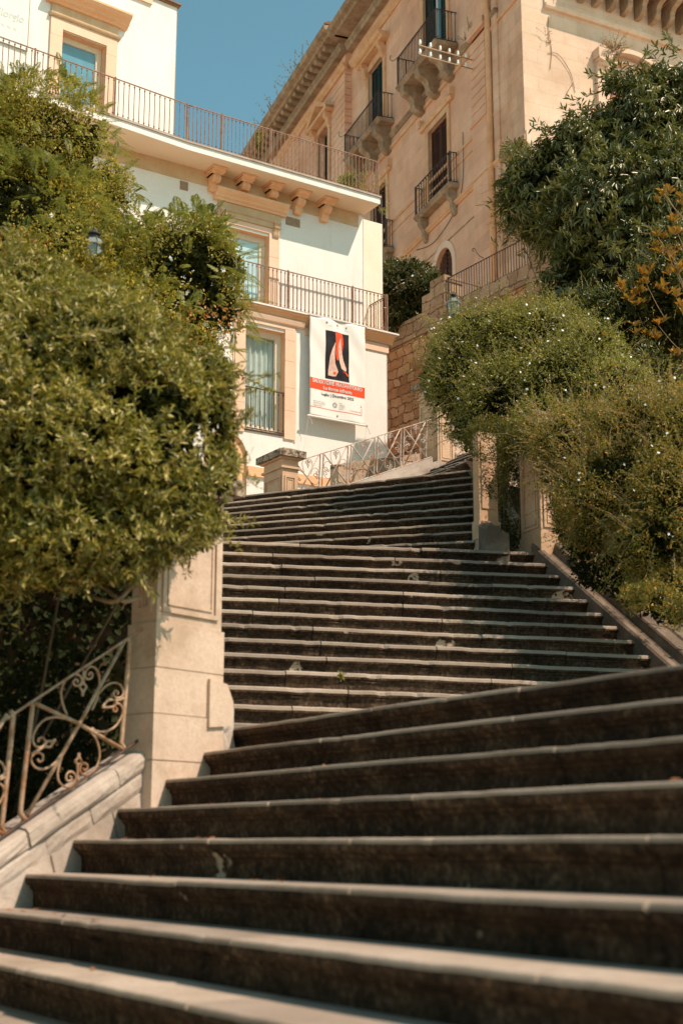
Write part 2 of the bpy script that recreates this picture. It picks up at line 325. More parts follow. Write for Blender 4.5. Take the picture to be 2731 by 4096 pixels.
# ================================================================ ground and stairs
R_ = .165
def vnoise(seed):
    r = random.Random(seed); T = [r.uniform(-1, 1) for _ in range(512)]
    def f(x):
        i = math.floor(x); t = x-i; t = t*t*(3-2*t)
        return T[i % 512]*(1-t)+T[(i+1) % 512]*t
    return f
STEPPROF = [(.000,-.020,0), (.0025,-.007,0), (.009,-.001,0), (.05,.0,0), (.16,.0,0)]   # tread side, from the nose backwards
RISEPROF = [(.000,-.020,0), (.003,-.043,1), (.014,-.056,1), (.030,-.060,1), (.033,-.074,1), (.047,-.084,1), (.052,-.100,1), (.054,-.172,1)]
def step(L, R, z, depth, parent, seed, wear=1.0, chips=5, bull=1.0, over=1.0):
    Lx = Vector((L[0], L[1])); Rx = Vector((R[0], R[1])); d = (Rx-Lx); ln = d.length; d.normalize(); c = Vector((-d.y, d.x))
    if c.y < 0 and abs(c.x) < .9: c = -c
    n = max(8, int(ln/.045)); f1 = vnoise(seed); f2 = vnoise(seed+99); f3 = vnoise(seed+7)
    rr = random.Random(seed); ch = [(rr.uniform(.03, .97)*ln, rr.uniform(.02, .07), rr.uniform(.006, .02)) for _ in range(chips)]
    joints = [0]
    while joints[-1] < ln: joints.append(joints[-1]+rr.uniform(1.0, 1.8))
    jo = {j: (rr.uniform(-.004, .004), rr.uniform(-.003, .002)) for j in range(len(joints))}
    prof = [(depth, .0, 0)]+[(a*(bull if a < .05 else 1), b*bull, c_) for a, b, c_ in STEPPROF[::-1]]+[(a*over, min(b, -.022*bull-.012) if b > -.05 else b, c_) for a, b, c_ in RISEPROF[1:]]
    m = MB(); k = len(prof); ts = [ln*i/n for i in range(n+1)]
    for j in joints[1:]:
        if j < ln-.05: ts += [j-.006, j-.002, j+.002, j+.006]
    ts = sorted(ts); tone = [rr.uniform(.62, 1.12) for _ in joints]; tn = []
    for t in ts:
        w1 = f1(t*1.3)*.003+f2(t*6)*.0013+f3(t*17)*.001; w2 = f2(t*1.7)*.004+f1(t*9)*.002
        j = max(q for q in range(len(joints)) if joints[q] <= t+1e-6); jd, jz = jo[j]
        gap = .010 if any(abs(t-q) < .003 for q in joints[1:]) else 0
        cut = 0
        for cx, cw, cd in ch:
            if abs(t-cx) < cw: cut = max(cut, cd*min(1, 2.2*(1-abs(t-cx)/cw)))
        for (dd, dz, mi) in prof:
            near = max(0, 1-dd/.16); nose = 1.0 if dd < .05 and dz > -.09 else .35*near
            b = dd+nose*(w2*wear+cut*1.2 if dz > -.07 else w2*wear*.5)+jd*(dd < .2)+(gap if dd < .06 else 0)
            zz = z+dz+near*wear*(w1-abs(w1)*.4)*(1 if dz > -.09 else .2)-(cut*.35 if (dd < .03 and dz > -.05) else 0)+jz*near-(gap if dz > -.03 and dd < .2 else 0)
            p = Lx+d*t+c*b; m.v.append((p.x, p.y, zz)); tn.append(tone[j])
    nn_ = len(ts)-1
    for i in range(nn_):
        for q in range(k-1):
            m.f.append([i*k+q, (i+1)*k+q, (i+1)*k+q+1, i*k+q+1]); m.mi.append(prof[q+1][2] if q+1 < k else 0)
    for e in (0, nn_):   # end caps reach down to the riser foot
        p = Lx+d*ts[e]+c*depth; m.v.append((p.x, p.y, z-.172)); tn.append(1.0); m.f.append([e*k+q for q in range(k)]+[len(m.v)-1]); m.mi.append(1)
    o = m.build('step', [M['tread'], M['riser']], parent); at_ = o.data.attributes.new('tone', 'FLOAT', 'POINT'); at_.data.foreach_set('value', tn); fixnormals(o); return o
g = MB(); g.add([(-400,-400,-2.62), (400,-400,-2.62), (400,400,-2.62), (-400,400,-2.62)], [(0,1,2,3)])
tag(g.build('ground', M['ground']), 'unseen paved ground at the foot of the stairs, coloured to bounce warm light', 'ground', kind='structure')
# lower flight: parallel nosings running from the left coping to far right of the camera
lower = thing('stone_stairs', 'lowest flight of worn stone steps, sweeping across the whole foreground', 'stairs', (1.5, 4.5, -.9), 'flights of the stone stairway')
nd = Vector((-.542, .840)); 
for k in range(1, 13):
    L = Vector((-.633-.1896*(k-1), 8.55-.2386*(k-1)))+nd*.10
    R = L-nd*(9.3)
    step(L, R, .687-R_*(k-1), .46 if k > 1 else .9, lower, 100+k, 1.0, 3)
# landing between lower and middle flight
mL = lambda k: Vector((-.88-.0275*k, 10.48+.30*k)); mR = lambda k: Vector((3.21-.0975*k, 11.96+.221*k))
lm = MB(); lm.slabpoly([(-.50, 8.90), (.85, 6.92), (4.75, .97), (6.6, 4.0), (4.6, 12.4), (3.2, 12.2), (-1.6, 10.55), (-1.3, 9.2)], .40, .684)
tag(lm.build('stone_landing', M['tread']), 'stone landing between the lowest and the middle flight', 'landing', kind='structure')
middle = thing('stone_stairs', 'middle flight of lit brown steps facing the viewer beyond the pillar', 'stairs', (1, 12, .68), 'flights of the stone stairway')
for k in range(-1, 13):
    L, R = mL(k), mR(k); d = (R-L).normalized()
    if k == 12: L = Vector((-1.21, 14.04)); R = Vector((2.04, 14.61))
    step(L-d*.75, R+d*.06, .852+R_*(k+1), .50 if k < 12 else 1.0, middle, 300+k, 1.3, 3, 1.7, .6)
lm = MB(); lm.slabpoly([(-2.4, 14.3), (-1.2, 14.35), (2.0, 14.9), (2.3, 15.6), (1.2, 16), (-2.2, 16)], 2.6, 2.992)
tag(lm.build('stone_landing', M['tread']), 'narrow landing above the middle flight', 'landing', kind='structure')
upper = thing('stone_stairs', 'upper flight of dark steps below the iron scroll railing', 'stairs', (.3, 16.5, 3.0), 'flights of the stone stairway')
uL = lambda u: Vector((-.845-.0225*(u-1), 15.31+.3765*(u-1))); uR = lambda u: Vector((1.37+.033*(u-1), 14.81+.293*(u-1)))
for u in range(1, 11):
    L, R = uL(u), uR(u); d = (R-L).normalized()
    step(L-d*.85, R+d*.04, 2.997+R_*u, .55 if u < 10 else .8, upper, 500+u, 1.2, 4, 1.3, .8)
lm = MB(); lm.slabpoly([(-1.9, 19.5), (-1.0, 19.0), (1.6, 17.8), (2.4, 18.4), (1.9, 19.6), (.3, 21.2), (-.9, 21), (-2.2, 20.6)], 4.2, 4.642)
tag(lm.build('stone_landing', M['tread']), 'topmost landing at the head of the upper flight', 'landing', kind='structure')
V = Fr((-.857, 20.0), 57.5)     # line of the iron railing above the upper flight
high = thing('stone_stairs', 'topmost flight of sunlit steps climbing to the right past the railing', 'stairs', (1.5, 20.5, 4.7), 'flights of the stone stairway')
for k in range(1, 12):
    s = 2.62+(k-6.4)*.29; L = Vector(V.pt(s, .12, 0)[:2]); R = L+Vector((V.n[0], V.n[1]))*1.75
    step(L, R, 4.647+R_*k, .5, high, 700+k, 1.2, 3)
# ---------------------------------------------------------------- stringer walls
SL = Fr((-.633, 8.55), 38.5)
zl = lambda s: .687+.541*s
sw = thing('stair_wall', 'pale sloping stair wall with a moulded coping under the tan railing', 'stair wall', SL.pt(-1.5, -.1, -.9))
def slope(m, fr, prof, s0, s1, zf, mi=0):
    n = len(prof); a = [fr.pt(s0, o, zf(s0)+z) for o, z in prof]; b = [fr.pt(s1, o, zf(s1)+z) for o, z in prof]
    fs = [(i, (i+1) % n, n+(i+1) % n, n+i) for i in range(n)]; m.add(a+b, fs+[tuple(range(n-1, -1, -1)), tuple(range(n, 2*n))], mi)
# inner face built of slanted stones with open joints
def block(m, fr, o0, o1, za, zb, s0, s1, zf, sk0=.55, sk1=.55):
    """stone with ends square to the slope, front face broken into a rough grid"""
    NU, NV = 7, 4; g = []
    for i in range(NU+1):
        for j in range(NV+1):
            z = za+(zb-za)*j/NV; a = s0-sk0*z; b = s1-sk1*z; s = a+(b-a)*i/NU; e = .010 if i in (0, NU) or j in (0, NV) else 0
            g.append(fr.pt(s, o1-e+random.uniform(-.003, .003), zf(s)+z))
    f = [(i*(NV+1)+j, (i+1)*(NV+1)+j, (i+1)*(NV+1)+j+1, i*(NV+1)+j+1) for i in range(NU) for j in range(NV)]; m.add(g, f)
    c = [(s0-sk0*za, za), (s1-sk1*za, za), (s1-sk1*zb, zb), (s0-sk0*zb, zb)]
    p = [fr.pt(s, o1-.010, zf(s)+z) for s, z in c]+[fr.pt(s, o0, zf(s)+z) for s, z in c]; m.add(p, [(0,1,5,4), (1,2,6,5), (2,3,7,6), (3,0,4,7), (4,5,6,7)])
m = MB(); rr = random.Random(3)
for za, zb, off in ((-.60, .0, 0), (.004, .116, .17)):
    s = -4.4+off
    while s < -.10:
        e = min(s+rr.uniform(.26, .50), -.02); block(m, SL, -.30, rr.uniform(-.003, .008), za, zb, s+.005, e-.005, zl, .3, .3); s = e
slope(m, SL, [(-.012,-.6), (-.012,.112), (-.28,.112), (-.28,-.6)], -4.2, .0, zl); m.build('wall', M['coping'], sw)
m = MB(); s = -4.2
while s < -.66:
    e = min(s+rr.uniform(.42, .62), -.64); q = rr.uniform(-.005, .005)
    block(m, SL, -.24, .018+q, .120, .195, s+.004, e-.004, zl, .3, .3)
    a_ = [(.010+q,.196), (-.012,.214+q), (-.06,.222+q), (-.215,.225+q), (-.24,.2), (-.24,.196)]; slope(m, SL, a_, s-.054, e-.062, zl); s = e
o = m.build('coping', M['coping'], sw)
# right stair wall beside the middle flight
SR = Fr((2.82, 12.84), -23.8)
zr = lambda s: 1.677+.683*s
sw2 = thing('stair_wall', 'lichened sloping stair wall with stepped coping below the white jasmine', 'stair wall', SR.pt(0, .3, .8))
m = MB(); slope(m, SR, [(-.02,-.6), (-.02,.03), (.0,.055), (.045,.06), (.07,.03), (.12,.02), (.155,.05), (.165,.115), (.165,-.6)], -2.6, 2.0, zr); m.build('wall', M['copingdark'], sw2)
m = MB(); s = -2.6
while s < 1.9:
    e = min(s+rr.uniform(.7, 1.1), 1.9)
    slope(m, SR, [(.168,-.1), (.168,.125), (.18,.145), (.285,.175), (.30,.20), (.50,.21), (.50,-.1)], s+.003, e-.003, zr); s = e
m.build('coping', M['copingdark'], sw2)
# low curb along the right of the upper flight
U1 = Fr((1.40, 14.75), 5.5)
zu = lambda s: 3.162+.545*s
sw3 = thing('stair_wall', 'dark low curb curving along the right end of the upper flight', 'stair wall', U1.pt(1, .05, 3.2))
m = MB()
pts = [(-.16, .13), (-.05, .06), (.2, .02), (.7, .0), (1.4, .0), (2.1, .01), (2.75, .02)]
for i in range(len(pts)-1):
    (s0, o0), (s1, o1) = pts[i], pts[i+1]
    pr = lambda o: [(o,-.3), (o,.15), (o+.04,.19), (o+.14,.17), (o+.16,.11), (o+.24,.10), (o+.24,-.3)]
    a = [U1.pt(s0, o, zu(s0)+z) for o, z in pr(o0)]; b = [U1.pt(s1, o, zu(s1)+z) for o, z in pr(o1)]; n = 7
    m.add(a+b, [(q, (q+1) % n, n+(q+1) % n, n+q) for q in range(n)]+[tuple(range(n-1,-1,-1)), tuple(range(n, 2*n))])
m.build('curb', M['copingdark'], sw3)
# wall carrying the upper railing
zv = lambda s: 4.70+.425*s
sw4 = thing('stair_wall', 'pale stone plinth wall carrying the rusty scroll railing', 'stair wall', V.pt(1.4, 0, 4.6))
m = MB(); slope(m, V, [(.06,-.6), (.06,.055), (-.12,.055), (-.12,-.6)], .28, 2.66, zv); slope(m, V, [(.13,-.6), (.13,-.03), (.058,-.03), (.058,-.6)], .28, 2.78, zv); slope(m, V, [(.20,-.6), (.20,-.10), (.128,-.10), (.128,-.6)], .28, 2.9, zv)
m.build('wall', M['coping'], sw4)
# ---------------------------------------------------------------- gate pillars
def panel(m, fr, s0, s1, z0, z1, o, mi=0, side=None):
    """raised moulding round a sunk panel on a face"""
    w = .028
    for a, b, c, d in ((s0, s1, z0, z0+w), (s0, s1, z1-w, z1), (s0, s0+w, z0+w, z1-w), (s1-w, s1, z0+w, z1-w)):
        m.box(fr, a, b, o, o+.014, c, d, mi)
    q = .045
    for a, b, c, d in ((s0+q, s1-q, z0+q, z0+q+.012), (s0+q, s1-q, z1-q-.012, z1-q), (s0+q, s0+q+.012, z0+q+.012, z1-q-.012), (s1-q-.012, s1-q, z0+q+.012, z1-q-.012)):
        m.box(fr, a, b, o, o+.008, c, d, mi)
def pillar(label, fr, s0, s1, o0, o1, zb, zt, plinth, cat='pillar', cap=True, mat='pillarwarm', panels=True, group='stone pillars beside the stairway'):
    t = thing('stone_pillar', label, cat, fr.pt((s0+s1)/2, (o0+o1)/2, zb), group)
    m = MB(); m.box(fr, s0, s1, o0, o1, zb+plinth, zt); sh = m
    fr2 = Fr(fr.pt(s0, 0, 0)[:2], math.degrees(fr.h)+90)   # the face looking back along -s
    # the second frame: runs along -n direction with its outward side towards -a
    sh.build('shaft', M[mat], t)
    m = MB(); nc = max(1, round(plinth/.27))
    for i in range(nc):
        e = .015+random.uniform(-.003, .003); m.box(fr, s0-e, s1+e, o0-e, o1+e, zb+plinth*i/nc+(.003 if i else 0), zb+plinth*(i+1)/nc-.003)
    m.box(fr, s0-.006, s1+.006, o0-.006, o1+.006, zb, zb+plinth-.004); m.build('plinth', M[mat], t)
    if panels:
        m = MB(); panel(m, fr, s0+.035, s1-.035, zb+plinth+.06, zt-.12, o1)
        g2 = Fr(fr.pt(s0, o0, 0)[:2], math.degrees(fr.h)+90)
        # g2.a = fr.n rotated: check orientation so that outward looks away from the shaft
        g2.a = fr.n; g2.n = (-fr.a[0], -fr.a[1])
        panel(m, g2, .035, (o1-o0)-.035, zb+plinth+.06, zt-.12, 0)
        panel(m, fr, s0+.035, s1-.035, zb+plinth+.06, zt-.12, o0-.014)
        m.build('panel_moulding', M[mat], t)
    if cap:
        m = MB()
        for e, a, b in ((.03, zt-.012, zt+.02), (.0, zt+.02, zt+.13), (.04, zt+.13, zt+.155)):
            m.box(fr, s0-e, s1+e, o0-e, o1+e, a, b)
        m.build('neck', M['trim' if mat == 'trim' else mat], t)
        m = MB(); m.box(fr, s0-.09, s1+.09, o0-.09, o1+.09, zt+.155, zt+.255)
        e = .075; a = [fr.pt(s, o, zt+.255) for s, o in ((s0-e, o0-e), (s1+e, o0-e), (s1+e, o1+e), (s0-e, o1+e))]; c = [fr.pt(s, o, zt+.315) for s, o in ((s0+.05, o0+.05), (s1-.05, o0+.05), (s1-.05, o1-.05), (s0+.05, o1-.05))]
        m.add(a+c, [(0,1,5,4), (1,2,6,5), (2,3,7,6), (3,0,4,7), (4,5,6,7), (3,2,1,0)]); m.build('cap', M['cap'], t)
    return t
pl = pillar('large sunlit pillar left of the middle flight, its top lost in the bush', SL, -.72, -.19, -.155, .05, .20, 1.90, 1.03, mat='pillar')
# dressed stone guard block and kerb stones at its foot
m = MB(); a = [(-.31,.66), (-.12,.68), (-.11,.82), (-.165,.92), (-.31,.94)]; m.face(SL, a, -.05, .085); m.build('guard_stone', M['pillar'], pl)
pA = pillar('stone pillar at the top of the lichened stair wall, dappled by jasmine', SR, 1.86, 2.26, .02, .42, 2.85, 4.52, .34, cap=False)
UB = Fr(at(1919, 2150, 14.75)[:2], 63)
pB = pillar('slim stone pillar rising from the curb of the upper flight', UB, .0, .235, -.11, .0, 2.95, 4.35, .42, cap=False, panels=False)
m = MB(); m.box(UB, .03, .205, 0, .012, 3.5, 4.25); m.build('panel_moulding', M['pillarwarm'], pB)
pC = pillar('gate pillar with a lichen spotted cap at the foot of the scroll railing', V, .0, .262, -.55, .0, 4.62, 5.36, .10)
pD = pillar('shaded gate pillar at the upper end of the scroll railing, beside a sunlit wall', V, 2.76, 3.1, -.42, .06, 5.6, 6.95, .2, cap=True)
gw = MB(); gw.box(V, 3.102, 4.6, -.3, .04, 5.4, 6.75); gw.box(V, 3.102, 4.6, -.32, .08, 5.2, 6.03)
tag(gw.build('garden_wall', M['pillar']), 'short sunlit block wall right of the shaded gate pillar', 'wall')
# ---------------------------------------------------------------- iron scroll railings
ZO = 2.6133   # the near panel was measured on an enlarged crop of the photograph
SCR = {'bars': [[(285,2035),(245,1985),(232,1900),(270,1300),(298,900),(290,845),(265,825)], [(1310,1310),(1275,1260),(1278,1180),(1310,600),(1330,220),(1318,170),(1300,150)]],
 'diag': [[(300,1990),(795,1070),(1268,180)], [(322,828),(800,1062),(1290,1318)]],
 'scroll': [
 [(930,915),(985,780),(1003,640),(990,540),(945,468),(890,458),(848,500),(838,555),(865,588),(905,580),(922,545),(905,518),(882,530),(885,552)],
 [(665,975),(612,850),(590,730),(608,640),(655,572),(715,536),(770,545),(805,585),(798,632),(762,660),(725,645),(715,612),(740,590),(765,605),(755,625)],
 [(1000,745),(1060,672),(1130,630),(1200,626),(1252,660),(1276,720),(1262,765),(1222,783),(1180,772),(1165,735),(1188,706),(1216,722),(1210,748)],
 [(930,1105),(1010,1140),(1100,1136),(1190,1090),(1250,1010),(1280,930),(1262,870),(1220,842),(1182,862),(1165,900),(1186,930),(1212,912),(1200,885)],
 [(625,1400),(592,1545),(600,1640),(648,1700),(708,1716),(762,1682),(785,1622),(760,1572),(712,1560),(680,1598),(690,1645),(725,1652),(742,1622),(718,1605)],
 [(905,1125),(985,1215),(1030,1340),(1028,1440),(990,1530),(930,1582),(872,1592),(832,1560),(830,1505),(862,1470),(902,1490),(900,1532),(870,1545),(860,1520)],
 [(625,1000),(530,985),(430,1010),(362,1078),(325,1160),(322,1230),(352,1282),(402,1297),(440,1270),(444,1225),(415,1192),(380,1206),(376,1242)],
 [(610,1390),(545,1475),(462,1520),(382,1515),(330,1470),(311,1410),(340,1362),(388,1350),(428,1380),(428,1428),(397,1445),(376,1418)]],
 'bud': [[(822,490),(824,620),(858,672),(832,712),(822,768)], [(824,620),(785,665),(815,712),(822,768)], [(1282,785),(1212,808),(1110,808),(1042,885)], [(1205,812),(1180,872),(1112,885),(1042,885)],
 [(805,1675),(796,1492),(770,1452),(798,1420),(806,1365)], [(796,1492),(842,1458),(818,1420),(806,1365)], [(310,1362),(440,1288),(462,1238),(520,1235),(548,1220)], [(440,1288),(505,1295),(520,1262),(548,1220)]]}
def panel_norm(p):
    x, y = p; a = (x-285)/1025; yb = 2030-712*a; yt = 832-675*a; return a, (yb-y)/(yb-yt)
def iron_panel(parent, mp, rs, mat, bars=(0, 1)):
    """mp maps panel coordinates (0..1 along, 0..1 up) to the world"""
    def go(name, keys, r, k):
        m = MB()
        for path in keys:
            pts = [mp(*panel_norm(p)) for p in path]
            m.tube(catmull(pts, k) if k else pts, r, 6)
        m.build(name, mat, parent, smooth=True)
    for i in bars: go('upright', [SCR['bars'][i]], rs*1.5, 3)
    go('cross_bar', [SCR['diag'][0]], rs*1.35, 0); go('cross_bar', [SCR['diag'][1]], rs*1.35, 0)
    for i in range(4):
        go('scroll', SCR['scroll'][2*i:2*i+2], rs*.72, 4); go('bud', SCR['bud'][2*i:2*i+2], rs*.85, 3)
rl = thing('scroll_railing', 'tan wrought iron scroll railing on the left stair wall, close to the viewer', 'railing', SL.pt(-1.2, -.16, 0), 'wrought iron scroll railings')
RO = -.055
(sA, zA), (sB, zB) = SL.pix(103, 3277, RO), SL.pix(497.6, 2997, RO); tA, tB = SL.pix(115, 2814, RO)[1], SL.pix(505, 2557, RO)[1]; gr = (zB-zA)/(sB-sA)
def mpl(i):
    ds = (sB-sA)+.125
    def f(a, q):
        s = sA+a*(sB-sA)+ds*i; z0 = zA+(s-sA)*gr; return SL.pt(s, RO, z0+q*(tA-zA+(tB-zB-tA+zA)*a))
    return f
for i in (0, -1, -2): iron_panel(rl, mpl(i), .0088, M['irontan'])
gt = (tB-tA)/(sB-sA)
MB().tube([SL.pt(s, RO, tA+(s-sA)*gt+.007) for s in (sA-2, sA-1, sA, -.70)], .0075).build('top_rail', M['irontan'], rl)
MB().tube([SL.pt(s, RO, zA+(s-sA)*gr-.006) for s in (sA-2, -.70)], .009).build('bottom_rail', M['ironblack'], rl)
ru = thing('scroll_railing', 'rusty pale scroll railing between the two gate pillars by the white building', 'railing', V.pt(1.4, 0, 4.8), 'wrought iron scroll railings')
v0, v1 = .255, 2.70; npan = 5; pw = (v1-v0)/npan
def mpv(i):
    def f(a, q):
        s = v0-.06+pw*i+.03+a*(pw-.06); return V.pt(s, -.03, zv(s)+.075+q*.59)
    return f
for i in range(npan): iron_panel(ru, mpv(i), .0075, M['ironrust'])
MB().tube([V.pt(s, -.03, zv(s)+.675) for s in (v0-.03, 1.4, v1+.06)], .009).build('top_rail', M['ironrust'], ru)
MB().tube([V.pt(s, -.03, zv(s)+.068) for s in (v0, 1.4, v1)], .009).build('bottom_rail', M['ironrust'], ru)
# fallen leaves on the treads
lf = []
for i in range(28):
    k = random.choice([2,3,3,4,4,5,5,6,6,6,7,7,8,8]); L = Vector((-.633-.1896*(k-1), 8.55-.2386*(k-1))); t = abs(random.gauss(0, .8)) if i < 24 else random.uniform(.3, 4)
    p = L-nd*(t+.06)+Vector((.84, .542))*random.uniform(.03, .22)
    z = .687-R_*(k-1)
    if not lf:
        me = MB().add([(0,-.02,0), (.011,-.005,.004), (.008,.012,.002), (0,.024,.006), (-.009,.01,.003), (-.011,-.006,.005)], [(0,1,2,3), (0,3,4,5)]).mesh('fallen_leaf', M['dryleaf'], (0,0,0))
        o = link('fallen_leaf', me)
    else:
        o = lf[0].copy(); COL.objects.link(o)
    o.location = (p.x, p.y, z+.005); o.rotation_euler = (random.uniform(-.3,.3), random.uniform(-.3,.3), random.uniform(0, 6.3)); sc = random.uniform(.5, 1.1); o.scale = (sc, sc, sc)
    tag(o, 'small dry orange leaf lying on the lowest steps', 'leaf', 'fallen leaves on the steps'); lf.append(o)
# ================================================================ shared building helpers
def text_part(name, body, fr, s, o, z, size, mat, parent, align='LEFT', bold=0.0, shear=0.0, spacing=1.0, width=None, lift=.004, italic=False):
    cu = bpy.data.curves.new(name, 'FONT'); cu.body = body; cu.size = size; cu.align_x = align; cu.offset = bold; cu.shear = shear; cu.space_character = spacing; cu.extrude = .0008; cu.resolution_u = 3
    ob = bpy.data.objects.new(name+'_curve', cu); COL.objects.link(ob)
    dg = bpy.context.evaluated_depsgraph_get(); dg.update()
    me = bpy.data.meshes.new_from_object(ob.evaluated_get(dg)); me.name = name
    bpy.data.objects.remove(ob)
    xs = [v.co.x for v in me.vertices]; k = 1.0
    if width: k = width/(max(xs)-min(xs))
    w = WL[parent.name]
    for v in me.vertices:
        p = fr.pt(s+v.co.x*k, o+lift+v.co.z, z+v.co.y); v.co = (p[0]-w[0], p[1]-w[1], p[2]-w[2])
    me.materials.clear(); me.materials.append(mat); me.update()
    return link(name, me, parent)
BAL = {}
def railing(parent, fr, s0, s1, o, z0, z1, n, mat, r=.009, rail=.013, collar=True, along='s', posts=()):
    """rails in one mesh, every baluster its own child sharing one mesh"""
    P = (lambda t: fr.pt(s0+(s1-s0)*t, o, 0)) if along == 's' else (lambda t: fr.pt(s0, o+(s1-o)*t, 0))
    a, b = P(0), P(1)
    for z, q in ((z1, rail), (z0, rail*.9)):
        m = MB(); d = Vector((b[0]-a[0], b[1]-a[1])); d.normalize(); nn = Vector((-d.y, d.x))*q; h = q*.7
        vs = [(p[0]+e*nn.x, p[1]+e*nn.y, z+f*h) for p in (a, b) for e in (-1, 1) for f in (-1, 1)]
        m.add(vs, [(0,1,3,2),(4,6,7,5),(0,4,5,1),(2,3,7,6),(0,2,6,4),(1,5,7,3)]); m.build('rail', mat, parent)
    key = (round(z1-z0, 2), mat.name, r, collar)
    if key not in BAL:
        q = MB(); H = z1-z0; prof = [(r, -.0), (r, H)]
        if collar: prof = [(r*.9, 0), (r*.9, H*.035), (r*2.1, H*.05), (r*2.1, H*.065), (r, H*.09), (r, H*.91), (r*2.1, H*.935), (r*2.1, H*.95), (r*.9, H*.965), (r*.9, H)]
        q.lathe((0,0,0), prof, 6); BAL[key] = q.mesh('baluster', mat, (0,0,0))
    w = WL[parent.name]
    for i in range(n):
        p = P((i+.5)/n); o_ = bpy.data.objects.new('baluster', BAL[key]); COL.objects.link(o_); o_.parent = parent; o_.location = (p[0]-w[0], p[1]-w[1], z0-w[2]); reg(o_, w)
    if posts:
        for t in posts:
            p = P(t); MB().lathe((p[0], p[1], z0-.02), [(r*2.2, 0), (r*2.2, z1-z0+.05)], 6).build('post', mat, parent)
def console_prof(d, h, z, o=0.0):
    c = [(0,0),(1,0),(1,-.10),(.97,-.17),(.99,-.24),(.93,-.32),(.80,-.37),(.66,-.42),(.56,-.52),(.51,-.63),(.52,-.74),(.46,-.86),(.34,-.95),(.18,-1),(0,-1)]
    return [(o+a*d, z+b*h) for a, b in c]
def disc(m, fr, s0, s1, o, z, r, mi=0, n=14):
    m.prism(fr, [(o+r*cos(2*pi*i/n), z+r*sin(2*pi*i/n)) for i in range(n)], s0, s1, mi)
def console(m, fr, sc, w, d, h, z, mi=0, o=0.0):
    m.prism(fr, console_prof(d, h, z, o), sc-w/2, sc+w/2, mi)
    for q in (-1, 0, 1):   # flutes on the front
        m.prism(fr, [(a+.012, b) for a, b in console_prof(d*.97, h*.93, z-.02*h, o)], sc+q*w*.28-w*.07, sc+q*w*.28+w*.07, mi)
    disc(m, fr, sc-w/2-.012, sc+w/2+.012, o+d*.80, z-.20*h, d*.155, mi); disc(m, fr, sc-w/2-.018, sc+w/2+.018, o+d*.80, z-.20*h, d*.07, mi)
    disc(m, fr, sc-w/2-.012, sc+w/2+.012, o+d*.30, z-.83*h, d*.13, mi)
def casement(bt, fr, s0, s1, z0, z1, o, fmat, gmat, curtain=False, bars=0, fw=.09):
    """window part: frame mesh with its pane (and curtain) below it"""
    m = MB()
    for a, b, c, d in ((s0, s1, z0, z0+fw), (s0, s1, z1-fw, z1), (s0, s0+fw, z0+fw, z1-fw), (s1-fw, s1, z0+fw, z1-fw)): m.box(fr, a, b, o-.06, o, c, d)
    q = fw*.55
    for a, b, c, d in ((s0+q, s1-q, z0+q, z0+fw+.012), (s0+q, s1-q, z1-fw-.012, z1-q), (s0+q, s0+fw+.012, z0+q, z1-q), (s1-fw-.012, s1-q, z0+q, z1-q)): m.box(fr, a, b, o-.07, o-.012, c, d)
    for i in range(bars): 
        c = s0+(s1-s0)*(i+1)/(bars+1); m.box(fr, c-.03, c+.03, o-.06, o+.002, z0+fw, z1-fw)
    w = m.build('window', fmat, bt)
    p = MB(); p.box(fr, s0+fw, s1-fw, o-.055, o-.035, z0+fw, z1-fw); p.build('pane', gmat, w)
    return w
def shutter(bt, fr, s0, s1, z0, z1, o, mat, n, label=None):
    m = MB(); fw = min(.07, (s1-s0)*.14)
    for a, b, c, d in ((s0, s1, z0, z0+fw), (s0, s1, z1-fw, z1), (s0, s0+fw, z0+fw, z1-fw), (s1-fw, s1, z0+fw, z1-fw), (s0+fw, s1-fw, (z0+z1)/2-.04, (z0+z1)/2+.04)): m.box(fr, a, b, o-.045, o, c, d)
    h = (z1-z0-2*fw)/n
    for i in range(n):
        z = z0+fw+h*i; m.prism(fr, [(o-.008, z), (o-.014, z-.008), (o-.045, z+h*.75), (o-.039, z+h*.75+.008)], s0+fw, s1-fw)
    return m.build('shutter', mat, bt, label)
# ================================================================ the white building
W = Fr(at(1060, 1600, 28.0)[:2], 57.5); SB = -2.235; W2 = Fr(W.pt(SB, 0, 0)[:2], 52.4)
wb = thing('white_building', 'white plastered building with orange stone window frames, a terrace and a hanging banner', 'building', W.pt(0, -2, 5))
arch = [(-1.38, 5.4), (-.40, 5.4)]; ac, ar = -.89, .49
arc = [(ac+ar*cos(t*pi/14), 7.62+ar*1.06*sin(t*pi/14)) for t in range(15)]
m = MB()
m.wall(W, -9, 3.05, 5.4, 8.2, [], 0) if False else None
# lower wall with the painted arch recess and the window opening
m.wall(W, -9, 3.05, 8.14, 10.80, [(-.49, .45, 8.25, 10.48)], 0, .14)
m.wall(W, -9, -1.38, 2.0, 8.14); m.wall(W, -.40, 3.05, 2.0, 8.14)
# spandrel above the arch
for i in range(14):
    (s1, z1), (s0, z0) = arc[i], arc[i+1]
    m.add([W.pt(s0, 0, z0), W.pt(s1, 0, z1), W.pt(s1, 0, 8.14), W.pt(s0, 0, 8.14)], [(0,1,2,3)])
m.wall(W, -9, 2.44, 10.80, 13.64, [(-.93, .04, 10.95, 12.56)], 0, .14)
